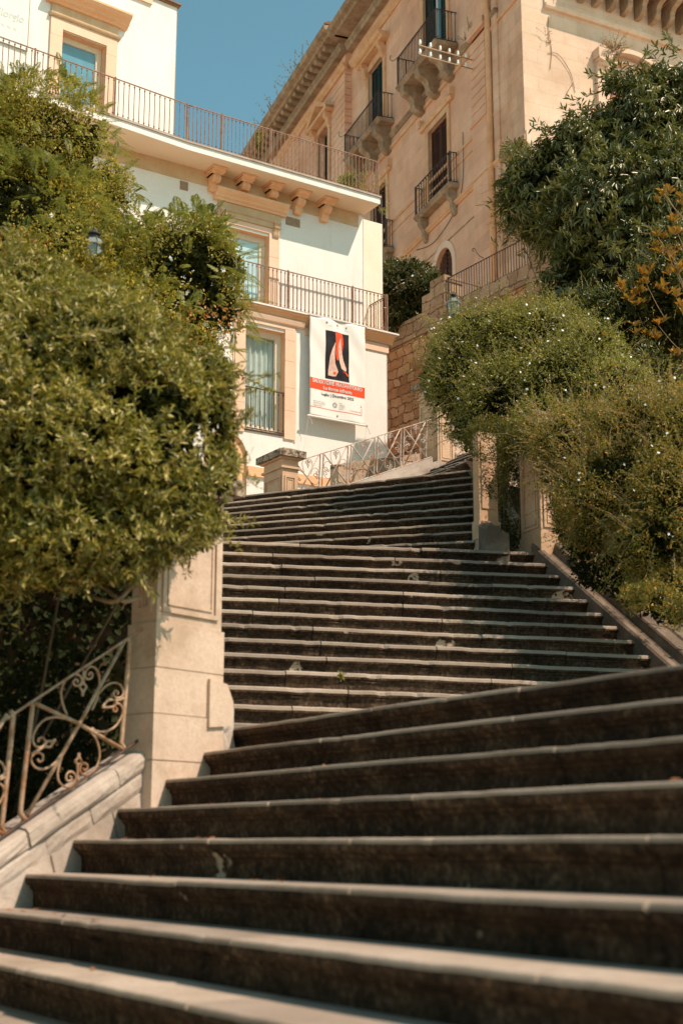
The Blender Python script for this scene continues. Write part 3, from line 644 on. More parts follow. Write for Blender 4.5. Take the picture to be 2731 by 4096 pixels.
# closing faces and body
m.box(W, -9, 3.05, -8, -.60, 2, 10.9); m.box(W, -9, 2.44, -8, -.60, 10.9, 13.85)
m.box(W, 3.03, 3.049, -.62, 0, 2, 10.80); m.box(W, 2.42, 2.439, -.7, 0, 10.8, 13.64); m.box(W, -9, 3.049, -.6, -.001, 10.795, 10.799)
m.build('wall', M['plaster'], wb)
m = MB(); m.box(W, 2.45, 3.32, -4, -.55, 10.7, 13.86); m.build('set_back_wall', M['cream'], wb)
m = MB(); m.face(W, [(a, b) for a, b in [(-1.38, 2.0), (-.40, 2.0)]+arc], -.10, -.06)
for i in range(14):
    (s1, z1), (s0, z0) = arc[i], arc[i+1]; m.add([W.pt(s0, 0, z0), W.pt(s1, 0, z1), W.pt(s1, -.1, z1), W.pt(s0, -.1, z0)], [(0,1,2,3)])
m.add([W.pt(-.40, 0, 2), W.pt(-.40, 0, 7.62), W.pt(-.40, -.1, 7.62), W.pt(-.40, -.1, 2)], [(0,1,2,3)]); m.add([W.pt(-1.38, 0, 2), W.pt(-1.38, 0, 7.62), W.pt(-1.38, -.1, 7.62), W.pt(-1.38, -.1, 2)], [(0,1,2,3)])
m.build('arched_recess', M['orangepaint'], wb)
m = MB(); m.box(W, -.398, 3.07, -.02, .045, 7.26, 7.46); m.box(W, -.398, 3.06, -.02, .03, 2.0, 6.6); m.build('plinth_band', M['trim'], wb)
# ---- lower window
m = MB()
for a, b, o in ((-.73, -.49, .035), (.45, .69, .035)):
    z = 8.16
    for hgt in (.62, .50, .58, .46, .5):
        m.box(W, a, b, -.13 if False else -.02, o, z+.004, min(z+hgt, 10.55)-.002); z += hgt
        if z >= 10.5: break
m.box(W, .692, .725, -.02, .02, 8.12, 10.62); m.box(W, -.765, -.732, -.02, .02, 8.12, 10.62)
m.box(W, -.73, .69, -.02, .036, 10.55, 10.63); m.build('window_surround', M['trimpale'], wb)
m = MB(); m.prism(W, [(-.02,10.632),(.05,10.632),(.075,10.66),(.10,10.74),(.10,10.765),(-.02,10.785)], -.86, .90); m.build('lintel', M['trimpale'], wb)
m = MB(); m.box(W, -.488, -.485, -.138, 0, 8.25, 10.48); m.box(W, .445, .448, -.138, .0, 8.25, 10.48); m.box(W, -.485, .445, -.138, 0, 10.475, 10.479); m.build('window_reveal', M['trim'], wb)
w = casement(wb, W, -.62, .445, 8.25, 10.475, -.138, M['frame'], M['glassclear'], fw=.13)
m = MB(); m.box(W, -.6, .43, -.50, -.48, 8.25, 10.475)
m.build('room_back', M['glass'], w)
m = MB(); n = 90
for i in range(n+1):
    s = -.55+.93*i/n; o = -.27+.026*sin(s*48)+.012*sin(s*21+1)
    for z in (8.3, 9.4, 10.42): m.v.append(W.pt(s, o+(.01*sin(s*33+z) if z < 9.5 else 0), z))
for i in range(n):
    for j in range(2): m.f.append([i*3+j, i*3+3+j, i*3+4+j, i*3+j+1]); m.mi.append(0)
m.build('curtain', M['curtain'], w, smooth=True)
jb = MB(); jb.box(W, -.47, .44, -.01, .03, 8.215, 8.245); jbo = jb.build('balcony', M['ironblack'], wb, 'dark iron window guard with plain bars')
railing(jbo, W, -.50, .475, .015, 8.27, 9.14, 9, M['ironblack'], .0085, .014)
# ---- string course, lower terrace
m = MB(); pr = [(-.02,10.72),(.03,10.72),(.04,10.76),(.075,10.80),(.10,10.845),(.15,10.875),(.165,10.905),(-.02,10.91)]
m.prism(W, pr, -9, 3.18); m.prism(W, [(-.55,10.72),(-.52,10.72)]+[(0, 10.0)]*0+[(.02,10.905),(-.55,10.905)], 3.05, 3.18) if False else None
m.build('string_course', M['trim'], wb)
m = MB(); m.box(W, .93, 3.075, -.02, .03, 10.52, 10.69); m.build('frieze_band', M['trimpale'], wb)
bl = MB(); bl.box(W, -9, 3.24, -.60, .20, 10.912, 10.945); blo = bl.build('balcony', M['plaster'], wb, 'lower terrace edge with a rusted bar railing')
railing(blo, W, -1.55, 2.96, .15, 10.97, 11.80, 46, M['ironbrown'], .0086, .012, posts=(.09, .44, .80, 1.0))
railing(blo, W, 2.96, .12, -.62, 10.97, 11.80, 8, M['ironbrown'], .0086, .012, along='o')
# ---- upper window of the lower block
m = MB()
for a, b in ((-1.17, -.93), (.04, .28)):
    z = 10.95
    for hgt in (.6, .55, .62, .3):
        m.box(W, a, b, -.02, .035, z+.004, min(z+hgt, 12.62)-.002); z += hgt
        if z > 12.6: break
m.box(W, -1.17, .28, -.02, .034, 12.62, 12.74); m.build('window_surround', M['trimpale'], wb)
m = MB(); m.box(W, -.925, .035, -.138, .0, 12.555, 12.559); m.box(W, .036, .039, -.138, 0, 10.95, 12.555); m.box(W, -.929, -.926, -.138, 0, 10.95, 12.555); m.build('window_reveal', M['trim'], wb)
m = MB(); m.box(W, -1.19, .30, -.02, .06, 12.745, 13.06); m.prism(W, [(.06,12.86),(.085,12.875),(.085,12.895),(.06,12.91)], -1.19, .30); m.build('frieze', M['frieze'], wb)
m = MB(); m.prism(W, [(-.02,13.062),(.09,13.062),(.10,13.10),(.14,13.13),(.15,13.17),(.20,13.215),(.23,13.25),(.235,13.29),(-.02,13.30)], -1.30, .42); m.build('window_cornice', M['trim'], wb)
for c in (-1.07, .19):
    m = MB(); console(m, W, c, .13, .085, .30, 12.84, 0, .034); m.box(W, c-.085, c+.085, .03, .125, 12.842, 12.885); m.build('console', M['frieze'], wb)
casement(wb, W, -1.05, .034, 10.95, 12.555, -.139, M['frame'], M['glass'], fw=.13)
# ---- vents
for s0, s1, z0, z1 in ((.45, .80, 12.94, 13.13), (-2.06, -1.88, 13.10, 13.29)):
    m = MB(); m.box(W, s0, s1, -.01, .012, z0, z1); n = 10
    for i in range(n):
        c = s0+.015+(s1-s0-.03)*i/(n-1) ; m.box(W, c-.004, c+.004, .012, .018, z0+.015, z1-.015)
    for i in range(7): c = z0+.02+(z1-z0-.04)*i/6; m.box(W, s0+.01, s1-.01, .012, .016, c-.004, c+.004)
    m.build('vent_grille', M['vent'], wb)
# ---- upper terrace slab, bent where the facade turns
def bent(o, e=0.0):
    """plan line at distance o from the wall, left to right"""
    return [W2.pt(-9, o, 0)[:2], W.pt(SB-.02*0, o, 0)[:2], W.pt(2.44+e, o, 0)[:2]]
def bend_slab(m, o0, o1, z0, z1, e=0.0, mi=0): m.slabpoly(bent(o1, e)+bent(o0, e)[::-1], z0, z1, mi)
m = MB(); bend_slab(m, -.6, .65, 13.645, 13.652); m.build('soffit', M['soffit'], wb)
m = MB(); m.box(W, -9, 2.30, -.02, .012, 13.32, 13.644); m.build('stained_band', M['frieze'], wb)
m = MB(); bend_slab(m, -.6, .655, 13.653, 13.80, .01); bt = m.build('balcony', M['plaster'], wb, 'upper terrace with a white fascia and a long rusted bar railing')
m = MB(); bend_slab(m, -.6, .685, 13.801, 13.835, .03); m.build('coping', M['coping'], bt)
railing(bt, W, SB, 2.42, .62, 13.87, 14.665, 52, M['ironbrown'], .0086, .012, posts=(0, .17, .42, .69, 1.0))
railing(bt, W2, -4.7, 0.055, .62, 13.87, 14.665, 41, M['ironbrown'], .0086, .012, posts=(.27, .63))
railing(bt, W, 2.42, .60, -.3, 13.87, 14.665, 6, M['ironbrown'], .0086, .012, along='o')
for i, c in enumerate((-1.34, -.65, .03, .70, 1.37)):
    m = MB(); z = 13.64
    m.prism(W, [(-.02,z),(.40,z),(.37,z-.05),(.32,z-.07),(.30,z-.10),(.26,z-.125),(-.02,z-.125)], c-.13, c+.13)
    for e, zz in ((.17, 0.0), (.15, -.05), (.135, -.09)): m.box(W, c-e, c+e, .0, .41-abs(zz)*1.5, z+zz-.035, z+zz-.001)
    m.prism(W, [(-.02,z-.126),(.26,z-.126),(.285,z-.17),(.28,z-.23),(.22,z-.275),(.14,z-.29),(.13,z-.33),(.14,z-.38),(.09,z-.43),(-.02,z-.43)], c-.085, c+.085)
    for q in (-.045, 0, .045): m.prism(W, [(.1,z-.126),(.27,z-.126),(.297,z-.17),(.292,z-.235),(.228,z-.287),(.1,z-.30)], c+q-.014, c+q+.014)
    disc(m, W, c-.095, c+.095, .20, z-.205, .055); disc(m, W, c-.1, c+.1, .20, z-.205, .026); disc(m, W, c-.09, c+.09, .075, z-.40, .045)
    m.build('corbel', M['trim'], wb)
# ---- upper storey
m = MB(); m.wall(W2, -9, 0.0, 13.84, 17.2, [(-2.60, -1.63, 13.84, 15.68)], 0, .16); m.box(W2, -9, -.001, -5, -.5, 13.84, 17.15); m.box(W2, -.02, -.001, -.55, 0, 13.84, 17.15)
m.build('upper_wall', M['plaster'], wb)
m = MB(); m.box(W2, -9, .04, -.3, .05, 17.2, 17.24); m.box(W2, -9, .06, -.3, .08, 17.24, 17.27); m.build('roof_coping', M['roof'], wb)
m = MB(); m.box(W2, -1.55, -.62, -.02, .05, 17.02, 17.14); m.box(W2, -.80, -.60, -.02, .055, 17.145, 17.195); m.build('eaves_bracket', M['trimpale'], wb)
m = MB()
for a, b in ((-2.86, -2.60), (-1.63, -1.39)):
    z = 13.85
    for hgt in (.55, .62, .5, .5): 
        m.box(W2, a, b, -.02, .045, z, min(z+hgt, 15.90)-.004); z += hgt
        if z > 15.85: break
m.box(W2, -2.60, -1.63, -.02, .044, 15.69, 15.90); m.build('window_surround', M['trimpale'], wb)
m = MB(); m.box(W2, -2.598, -2.594, -.158, 0, 13.84, 15.675); m.box(W2, -1.636, -1.632, -.158, 0, 13.84, 15.675); m.box(W2, -2.594, -1.636, -.158, 0, 15.672, 15.678); m.build('window_reveal', M['trim'], wb)
m = MB(); m.prism(W2, [(-.02,15.902),(.07,15.902),(.09,15.93),(.10,15.955),(.06,15.975),(-.02,15.98)], -2.90, -1.34); m.box(W2, -2.86, -1.39, -.02, .05, 15.981, 16.18)
m.build('frieze', M['frieze'], wb)
m = MB(); m.prism(W2, [(-.02,16.181),(.09,16.181),(.11,16.22),(.17,16.25),(.19,16.30),(.26,16.34),(.30,16.40),(.30,16.44),(-.02,16.46)], -2.98, -1.20); m.build('window_cornice', M['trim'], wb)
w = casement(wb, W2, -2.70, -1.64, 13.84, 15.67, -.155, M['frame'], M['glassdeep'], fw=.11)
# ---- sign panel, hanging banner
sg = thing('sign_panel', 'frosted sign panel with pale lettering at the upper left corner', 'sign', W2.pt(-4.6, .03, 15))
m = MB(); m.box(W2, -6.2, -3.33, .03, .045, 14.95, 17.1); m.build('panel', M['sign'], sg)
m = MB(); m.box(W2, -3.33, -3.318, .02, .05, 14.93, 17.1); m.build('edge_strip', M['vent'], sg)
text_part('lettering', 'Giorgio', W2, -4.06, .0455, 15.50, .235, M['signtext'], sg, 'LEFT', .004, .15, 1.0, .62)
text_part('lettering', 'Hotel San', W2, -4.46, .0455, 15.90, .235, M['signtext'], sg, 'LEFT', .004, .15, 1.0, .70)
m = MB()
for i in range(4):
    c = (-3.98+.125*i, 15.31); m.face(W2, [(c[0]+(.05 if q % 2 == 0 else .02)*cos(pi/2+q*pi/5), c[1]+(.05 if q % 2 == 0 else .02)*sin(pi/2+q*pi/5)) for q in range(10)], .0455, .048)
m.build('stars', M['signtext'], sg)
BO = .20
bn = thing('banner', 'white exhibition banner with a red title band hanging from the lower terrace', 'banner', W.pt(1.64, BO, 9.8))
def bo(s, z): return BO+.013*sin((s-.9)*7+(z-8.7)*2.3)+.008*sin((s*1.3+z)*9)*(z-8.5)/2.2
m = MB(); NS, NZ = 28, 44; s0, s1, z0, z1 = .95, 2.335, 8.71, 10.92
for i in range(NS+1):
    for j in range(NZ+1):
        s = s0+(s1-s0)*i/NS; z = z0+(z1-z0)*j/NZ; m.v.append(W.pt(s, bo(s, z), z))
for i in range(NS):
    for j in range(NZ): m.f.append([i*(NZ+1)+j, (i+1)*(NZ+1)+j, (i+1)*(NZ+1)+j+1, i*(NZ+1)+j+1]); m.mi.append(0)
o = m.build('fabric', M['banner'], bn, smooth=True)
md = o.modifiers.new('thick', 'SOLIDIFY'); md.thickness = .003
def drape(poly, lift, name, mat, sub=10):
    """print lying on the rippled fabric: a grid clipped to quads between two edges [(s,z)...]"""
    m = MB(); A, B_ = poly
    n = len(A)
    for i in range(n):
        for j in range(sub+1):
            t = j/sub; s = A[i][0]*(1-t)+B_[i][0]*t; z = A[i][1]*(1-t)+B_[i][1]*t; m.v.append(W.pt(s, bo(s, z)+lift, z))
    for i in range(n-1):
        for j in range(sub): m.f.append([i*(sub+1)+j, (i+1)*(sub+1)+j, (i+1)*(sub+1)+j+1, i*(sub+1)+j+1]); m.mi.append(0)
    return m.build(name, mat, bn)
def rect(s0, s1, z0, z1, lift, name, mat, n=24, sub=8):
    return drape(([(s0+(s1-s0)*i/n, z0) for i in range(n+1)], [(s0+(s1-s0)*i/n, z1) for i in range(n+1)]), lift, name, mat, sub)
def btext(body, s, z, size, mat, align='CENTER', bold=0.0, width=None, lift=.007):
    o = text_part('lettering', body, W, s, 0, z, size, mat, bn, align, bold, 0, 1.0, width, 0)
    w = WL[bn.name]
    for v in o.data.vertices:
        p = Vector(v.co)+w; ds = (p.x-W.O[0])*W.a[0]+(p.y-W.O[1])*W.a[1]; q = W.pt(ds, bo(ds, p.z)+lift, p.z); v.co = (q[0]-w[0], q[1]-w[1], q[2]-w[2])
    return o
rect(.952, 2.333, 9.305, 9.545, .004, 'title_band', M['red'])
rect(1.335, 1.93, 9.585, 10.66, .004, 'picture', M['ink'], 12, 20)
def X(x, y): return W.pix(1180+x/4.7031, 1230+y/4.7031, BO)   # enlarged crop of the banner
def shape(left, right, name, mat, lift): drape(([X(*p) for p in left], [X(*p) for p in right]), lift, name, mat, 4)
shape([(752,455),(760,560),(768,700),(755,860),(770,975),(790,1000)], [(885,490),(900,580),(905,690),(885,850),(812,930),(800,1000)], 'red_streak', M['red'], .0055)
shape([(757,655),(700,770),(668,860),(650,920),(638,1060),(624,1180),(622,1275),(700,1295)], [(760,665),(748,770),(738,860),(738,920),(745,1060),(780,1150),(803,1215),(760,1300)], 'pale_form', M['palepink'], .007)
shape([(850,585),(822,660),(806,770),(815,880),(820,990),(845,1090),(865,1160),(940,1210)], [(856,585),(862,700),(870,800),(888,900),(905,1000),(935,1090),(965,1165),(950,1212)], 'pale_form', M['palepink'], .007)
shape([(720,1215),(708,1245),(735,1265)], [(755,1215),(765,1240),(745,1268)], 'red_streak', M['red'], .0085)
shape([(880,1215),(930,1235),(970,1290),(985,1310)], [(905,1212),(960,1238),(1000,1285),(992,1312)], 'red_streak', M['red'], .0085)
btext('SALVATORE FRATANTONIO', 1.64, 9.452, .105, M['whiteink'], 'CENTER', .0055, 1.26, .009)
btext('La forma infranta', 1.64, 9.335, .098, M['whiteink'], 'CENTER', .0055, .70, .009)
btext('Luglio | Dicembre 2025', 1.64, 9.20, .088, M['ink'], 'CENTER', .001, .80)
btext('Aperto tutti i giorni', 1.03, 9.03, .038, M['greyink'], 'LEFT'); btext('dalle 9.00 alle 22.00', 1.03, 8.985, .038, M['greyink'], 'LEFT'); btext('Ingresso Libero', 1.03, 8.94, .038, M['greyink'], 'LEFT')
btext('Via Lanteri, 45', 2.22, 8.955, .048, M['greyink'], 'RIGHT')
for i, q in enumerate(('SAN', 'GIORGIO', 'MODICA', 'HOTEL')): btext(q, 1.68, 9.075-.04*i, .032, M['greyink'], 'LEFT')
rect(.952, 2.25, 8.905, 8.914, .005, 'red_line', M['red']); rect(2.243, 2.252, 8.914, 9.06, .005, 'red_line', M['red'], 2); shape([(1242,1845),(1232,1885)], [(1243,1845),(1252,1888)], 'red_line', M['red'], .005)
def crest(c, r, name='crest'):
    m = MB()
    for a in range(9):
        t0 = a*2*pi/9; pts = [(c[0]+r*(.62+.3*sin(q*1.3+a))*cos(t0+q*.22), c[1]+r*1.15*(.62+.3*sin(q*1.3+a))*sin(t0+q*.22)) for q in range(7)]
        m.tube([W.pt(s, bo(s, z)+.006, z) for s, z in pts], .0022, 4)
    return m.build(name, M['greyink'], bn)
crest((1.575, 9.03), .062); crest((1.36, 10.83), .024); crest((1.64, 10.82), .026); crest((1.865, 10.81), .020); crest((1.64, 8.80), .022)
for s_, z_, t_ in ((1.46, 10.79, '\u2014\u2014\u2014'), (1.64, 10.765, '\u2014\u2014\u2014'), (1.865, 10.76, '\u2014\u2014')): rect(s_-.055, s_+.055, z_-.012, z_-.009, .005, 'small_print', M['greyink'], 3, 1); rect(s_-.045, s_+.045, z_-.024, z_-.021, .005, 'small_print', M['greyink'], 3, 1)
m = MB(); m.tube([W.pt(.90, BO, 10.93), W.pt(2.39, BO, 10.94)], .017, 8); m.build('batten', M['banner'], bn)
m = MB(); m.tube([W.pt(.90, BO, 8.70), W.pt(2.39, BO, 8.70)], .022, 8); m.build('batten', M['banner'], bn)
m = MB()
for s in (.93, 2.37):
    m.tube(catmull([W.pt(s, BO, 8.69), W.pt(s-.04, BO-.06, 8.2), W.pt(s-.1, .03, 7.5)], 4), .0035, 4); m.tube(catmull([W.pt(s, BO, 8.68), W.pt(s+.05, BO, 8.62), W.pt(s+.08, BO+.02, 8.52)], 4), .006, 4)
m.build('cord', M['banner'], bn)
# ================================================================ the palazzo
P = Fr(at(2095, 400, 36.0)[:2], 159.7); Q = Fr(P.O, 63.0)
pz = thing('palazzo', 'tall weathered peach stone palazzo with iron balconies and shuttered windows', 'building', P.pt(-6, -3, 15))
ZT = 29.3
m = MB()
hol = [(-11.75, -10.35, 24.55, 27.5), (-6.75, -4.95, 24.45, 27.75), (-6.5, -5.04, 19.72, 22.48), (-11.6, -10.14, 19.72, 22.52)]
m.wall(P, -13.7, -1.42, 18.05, ZT, hol, 0, .28)
m.wall(P, -13.7, -6.22, 8, 18.05); m.wall(P, -4.86, -1.42, 8, 18.05)
ac, ar = -5.54, .68; arc = [(ac+ar*cos(t*pi/12), 17.30+.75*sin(t*pi/12)) for t in range(13)]
for i in range(12):
    (s1, z1), (s0, z0) = arc[i], arc[i+1]; m.add([P.pt(s0, 0, z0), P.pt(s1, 0, z1), P.pt(s1, 0, 18.05), P.pt(s0, 0, 18.05)], [(0,1,2,3)]); m.add([P.pt(s0, 0, z0), P.pt(s1, 0, z1), P.pt(s1, -.28, z1), P.pt(s0, -.28, z0)], [(0,1,2,3)])
for s in (-6.22, -4.86): m.add([P.pt(s, 0, 8), P.pt(s, 0, 17.3), P.pt(s, -.28, 17.3), P.pt(s, -.28, 8)], [(0,1,2,3)])
pb = [P.pt(-.4, -.45, 0)[:2], P.pt(-40, -.45, 0)[:2], (P.pt(-40, -14, 0)[:2]), Q.pt(14, -14, 0)[:2], Q.pt(14, -.45, 0)[:2]]
m.slabpoly(pb, 8, ZT-.05)
m.build('wall', M['palazzo'], pz)
m = MB(); m.wall(P, -1.42, 0.0, 8, ZT); m.build('end_wall', M['sidewall'], pz)
# arched door surround and leaves
m = MB()
for i in range(12):
    (s1, z1), (s0, z0) = arc[i], arc[i+1]; f = lambda s, z: (ac+(s-ac)*1.33, 17.30+(z-17.30)*1.28)
    a0, a1 = f(s0, z0), f(s1, z1); p = [(s0, z0), (s1, z1), a1, a0]; m.face(P, p, -.02, .03)
m.box(P, -4.86, -4.64, -.02, .03, 12, 17.30); m.box(P, -6.44, -6.22, -.02, .03, 12, 17.30); m.build('door_surround', M['palazzotrim'] if False else M['trimpale'], pz)
dr = MB(); dr.face(P, [(-6.22, 12), (-4.86, 12)]+arc, -.20, -.14); dd = dr.build('door', M['brown'], pz)
m = MB()
for half in (0, 1):
    a = -6.18+half*.66; b = a+.62
    for i in range(34):
        z = 13.2+i*.14
        lim = 17.30+.75*sqrt(max(0, 1-((max(abs(a-ac), abs(b-ac)) if False else abs((a+b)/2-ac))/ar)**2))
        if z < lim-.1:
            w_ = ar*sqrt(max(0, 1-max(0, (z+.1-17.30)/.75)**2)) if z+.1 > 17.3 else 9
            aa, bb = max(a+.05, ac-w_+.05), min(b-.05, ac+w_-.05)
            if bb > aa: m.prism(P, [(-.125, z), (-.135, z-.01), (-.10, z+.085), (-.092, z+.08)], aa, bb)
m.box(P, -5.57, -5.51, -.14, -.09, 12, 18.02); m.build('slats', M['brown'], dd)
# wing projecting on the far left, banded masonry
m = MB(); m.wall(P, -40, -13.62, 8, ZT+.1, [(-16.55, -15.35, 23, 27.3)], .22, .3); m.box(P, -13.66, -13.62, -.02, .22, 8, ZT+.1); m.build('wing_wall', M['palazzo'], pz)
rb = MB(); z = 18.0; 
while z < 28.6:
    for a, b in ((-15.05, -13.60), (-17.6, -16.85), (-40, -19.0) ):
        if a == -40 or z < 28.2: rb.prism(P, [(.215, z+.012), (.262, z+.012), (.275, z+.04), (.275, z+.25), (.262, z+.278), (.215, z+.278)], a, b)
    rb.prism(Fr(P.pt(-13.60, 0, 0)[:2], math.degrees(P.h)+90), [(-.02, z+.012), (.012, z+.012), (.02, z+.04), (.02, z+.25), (.012, z+.278), (-.02, z+.278)], -.275, 0.0) if False else None
    rb.box(P, -13.62, -13.585, -.01, .272, z+.014, z+.276)
    z += .29
rb.build('banded_masonry', M['palazzo'], pz)
m = MB(); m.prism(P, [(.2,28.62),(.30,28.62),(.33,28.70),(.40,28.76),(.42,28.86),(.2,28.88)], -40, -13.5); m.prism(P, [(-.02,28.62),(.06,28.62),(.10,28.70),(.15,28.76),(.17,28.86),(-.02,28.88)], -13.45, -1.2); m.build('string_course', M['palazzotrim'], pz)
# roof cornice with modillions
m = MB()
for sa, sb, ob in ((-40, -13.45, .22), (-13.43, .0, 0)):
    m.prism(P, [(ob-.02,ZT),(ob+.25,ZT),(ob+.30,ZT+.14),(ob+.34,ZT+.16),(ob+.34,ZT+.30),(ob-.02,ZT+.30)], sa, sb)
    m.prism(P, [(ob-.02,ZT+.52),(ob+.75,ZT+.52),(ob+.80,ZT+.62),(ob+.95,ZT+.66),(ob+1.0,ZT+.78),(ob+1.02,ZT+.84),(ob-.02,ZT+.9)], sa, sb+.15)
m.build('cornice', M['palazzogrey'], pz)
mm = MB().prism(P, [(.2,ZT+.301),(.85,ZT+.36),(.9,ZT+.43),(.9,ZT+.519),(.2,ZT+.519)], -.13, .13).mesh('modillion', M['palazzogrey'], WL[pz.name])
for i in range(44):
    o = link('modillion', mm, pz); s = -14.2-.52*i; o.location = (P.a[0]*s, P.a[1]*s, 0)
m = MB(); 
for sa, sb, z, ob in ((-40, -13.3, ZT+.9, 1.15), (-22.5, -13.3, ZT+1.02, .7), (-13.3, 0, ZT+.9, .9)): m.prism(P, [(-1, z), (ob, z), (ob+.03, z+.05), (ob-.1, z+.13), (-1, z+.5)], sa, sb)
m.build('roof', M['roof'], pz)
# main string courses on the facade
def course(name, prof, z, mat, s0=-13.6, s1=-1.42):
    m = MB(); m.prism(P, [(o, z+dz) for o, dz in prof], s0, s1); return m.build(name, mat, pz)
cp = [(-.02,0),(.05,0),(.06,.05),(.10,.08),(.13,.14),(-.02,.16)]
course('string_course', cp, 23.82, M['palazzogrey']); course('string_course', [(-.02,0),(.06,0),(.07,.1),(-.02,.12)], 23.45, M['palazzotrim'])
course('string_course', [(-.02,0),(.04,0),(.05,.09),(-.02,.11)], 20.66, M['palazzotrim']); course('string_course', [(-.02,0),(.03,0),(.035,.05),(-.02,.06)], 20.30, M['palazzotrim'], -13.6, -3.1)
course('string_course', cp, 19.02, M['palazzotrim']); course('string_course', [(-.02,0),(.02,0),(.025,.04),(-.02,.05)], 18.15, M['palazzogrey'], -13.6, -2.6)
# banded corner pilaster, drain pipe
m = MB(); m.box(P, -3.13, -2.14, -.02, .10, 12, 20.9); z = 21.0
m.box(P, -3.2, -2.08, -.02, .15, 20.9, 21.0)
while z < 23.4: m.prism(P, [(-.02,z+.012),(.10,z+.012),(.118,z+.04),(.118,z+.25),(.10,z+.278),(-.02,z+.278)], -3.12, -2.14); z += .29
m.box(P, -3.2, -2.1, -.02, .19, 23.82, 24.1); m.box(P, -3.1, -2.14, -.02, .12, 24.1, 28.6); m.build('corner_pilaster', M['palazzo'], pz)
m = MB(); m.tube([P.pt(-1.93, .10, 10), P.pt(-1.93, .10, 24.0), P.pt(-1.93, .16, 24.3), P.pt(-1.93, .16, 29)], .10, 10); m.build('drain_pipe', M['palazzotrim'], pz, smooth=True)
m = MB(); m.box(P, -1.80, -1.44, -.02, .05, 12, 29); m.build('strip_pilaster', M['sidewall'], pz)
course('string_course', [(-.02,0),(.08,0),(.10,.14),(-.02,.2)], 19.0, M['palazzogrey'], -1.42, .06); course('string_course', [(-.02,0),(.05,0),(.06,.1),(-.02,.12)], 23.5, M['palazzotrim'], -1.42, .05)
# windows of the palazzo
def surround(s0, s1, z0, z1, w=.22, hood=None, mat='palazzotrim', ob=0.0):
    m = MB()
    m.box(P, s0-w, s0, ob-.02, ob+.05, z0, z1); m.box(P, s1, s1+w, ob-.02, ob+.05, z0, z1); m.box(P, s0-w, s1+w, ob-.02, ob+.052, z1, z1+w)
    m.build('window_surround', M[mat], pz)
    if hood:
        m = MB(); z = z1+w+hood; c = (s0+s1)/2; hw = (s1-s0)/2+w+.32
        m.prism(P, [(ob-.02,z),(ob+.28,z),(ob+.30,z+.06),(ob+.40,z+.10),(ob+.46,z+.2),(ob-.02,z+.24)], c-hw, c+hw); m.build('window_hood', M['palazzotrim'], pz)
        for q in (s0-w*.5, s1+w*.5):
            m = MB(); console(m, P, q, .2, .26, .55, z-.002, 0, ob+.04); m.build('console', M['palazzotrim'], pz)
surround(-11.75, -10.35, 24.55, 27.5, .24, .12); surround(-6.75, -4.95, 24.45, 27.75, .22); surround(-6.5, -5.04, 19.72, 22.48, .2); surround(-11.6, -10.14, 19.72, 22.52, .2); surround(-16.55, -15.35, 23, 27.3, .22, None, 'palazzotrim', .27)
for a, b in ((-7.05, -4.56), (-12.1, -9.66)):
    m = MB(); m.prism(P, [(-.02,22.70),(.10,22.70),(.12,22.75),(.15,22.80),(-.02,22.84)], a, b); m.box(P, b-.16, b, -.02, .16, 22.84, 23.1); m.box(P, a, a+.16, -.02, .16, 22.84, 23.1); m.build('window_hood', M['palazzotrim'], pz)
def dark_back(s0, s1, z0, z1, o=-.27):
    m = MB(); m.box(P, s0, s1, o-.03, o, z0, z1); return m.build('window', M['dark'], pz)  # black sheet paints the unlit room behind the opening
for a, b, c, d, o in ((-11.75, -10.35, 24.55, 27.5, -.25), (-6.75, -4.95, 24.45, 27.75, -.25), (-6.5, -5.04, 19.72, 22.48, -.25), (-11.6, -10.14, 19.72, 22.52, -.25), (-16.55, -15.35, 23, 27.3, 0)): dark_back(a+.002, b-.002, c+.002, d-.002, o)
shutter(pz, P, -11.73, -11.07, 24.57, 27.48, -.10, M['green'], 30); shutter(pz, P, -11.03, -10.37, 24.57, 27.48, -.10, M['green'], 30)
shutter(pz, P, -6.73, -6.10, 24.5, 27.73, -.04, M['green'], 30, 'dark green shutter standing ajar'); shutter(pz, P, -5.55, -4.97, 24.5, 27.73, -.06, M['green'], 30)
casement(pz, P, -6.10, -5.55, 24.5, 27.73, -.14, M['framewhite'], M['glassdeep'], bars=0, fw=.08)
shutter(pz, P, -6.48, -5.79, 19.74, 22.46, -.08, M['brown'], 30); shutter(pz, P, -5.75, -5.06, 19.74, 22.46, -.08, M['brown'], 30)
shutter(pz, P, -11.58, -10.89, 19.74, 22.5, -.08, M['brown'], 30); shutter(pz, P, -10.85, -10.16, 19.74, 22.5, -.08, M['brown'], 30)
shutter(pz, P, -15.85, -15.37, 23.1, 27.28, .12, M['green'], 34, 'dark green shutter swung half open'); shutter(pz, P, -16.53, -16.10, 23.1, 27.28, .0, M['green'], 34)
casement(pz, P, -16.1, -15.85, 23.1, 27.28, .06, M['framewhite'], M['glassdeep'], fw=.06)
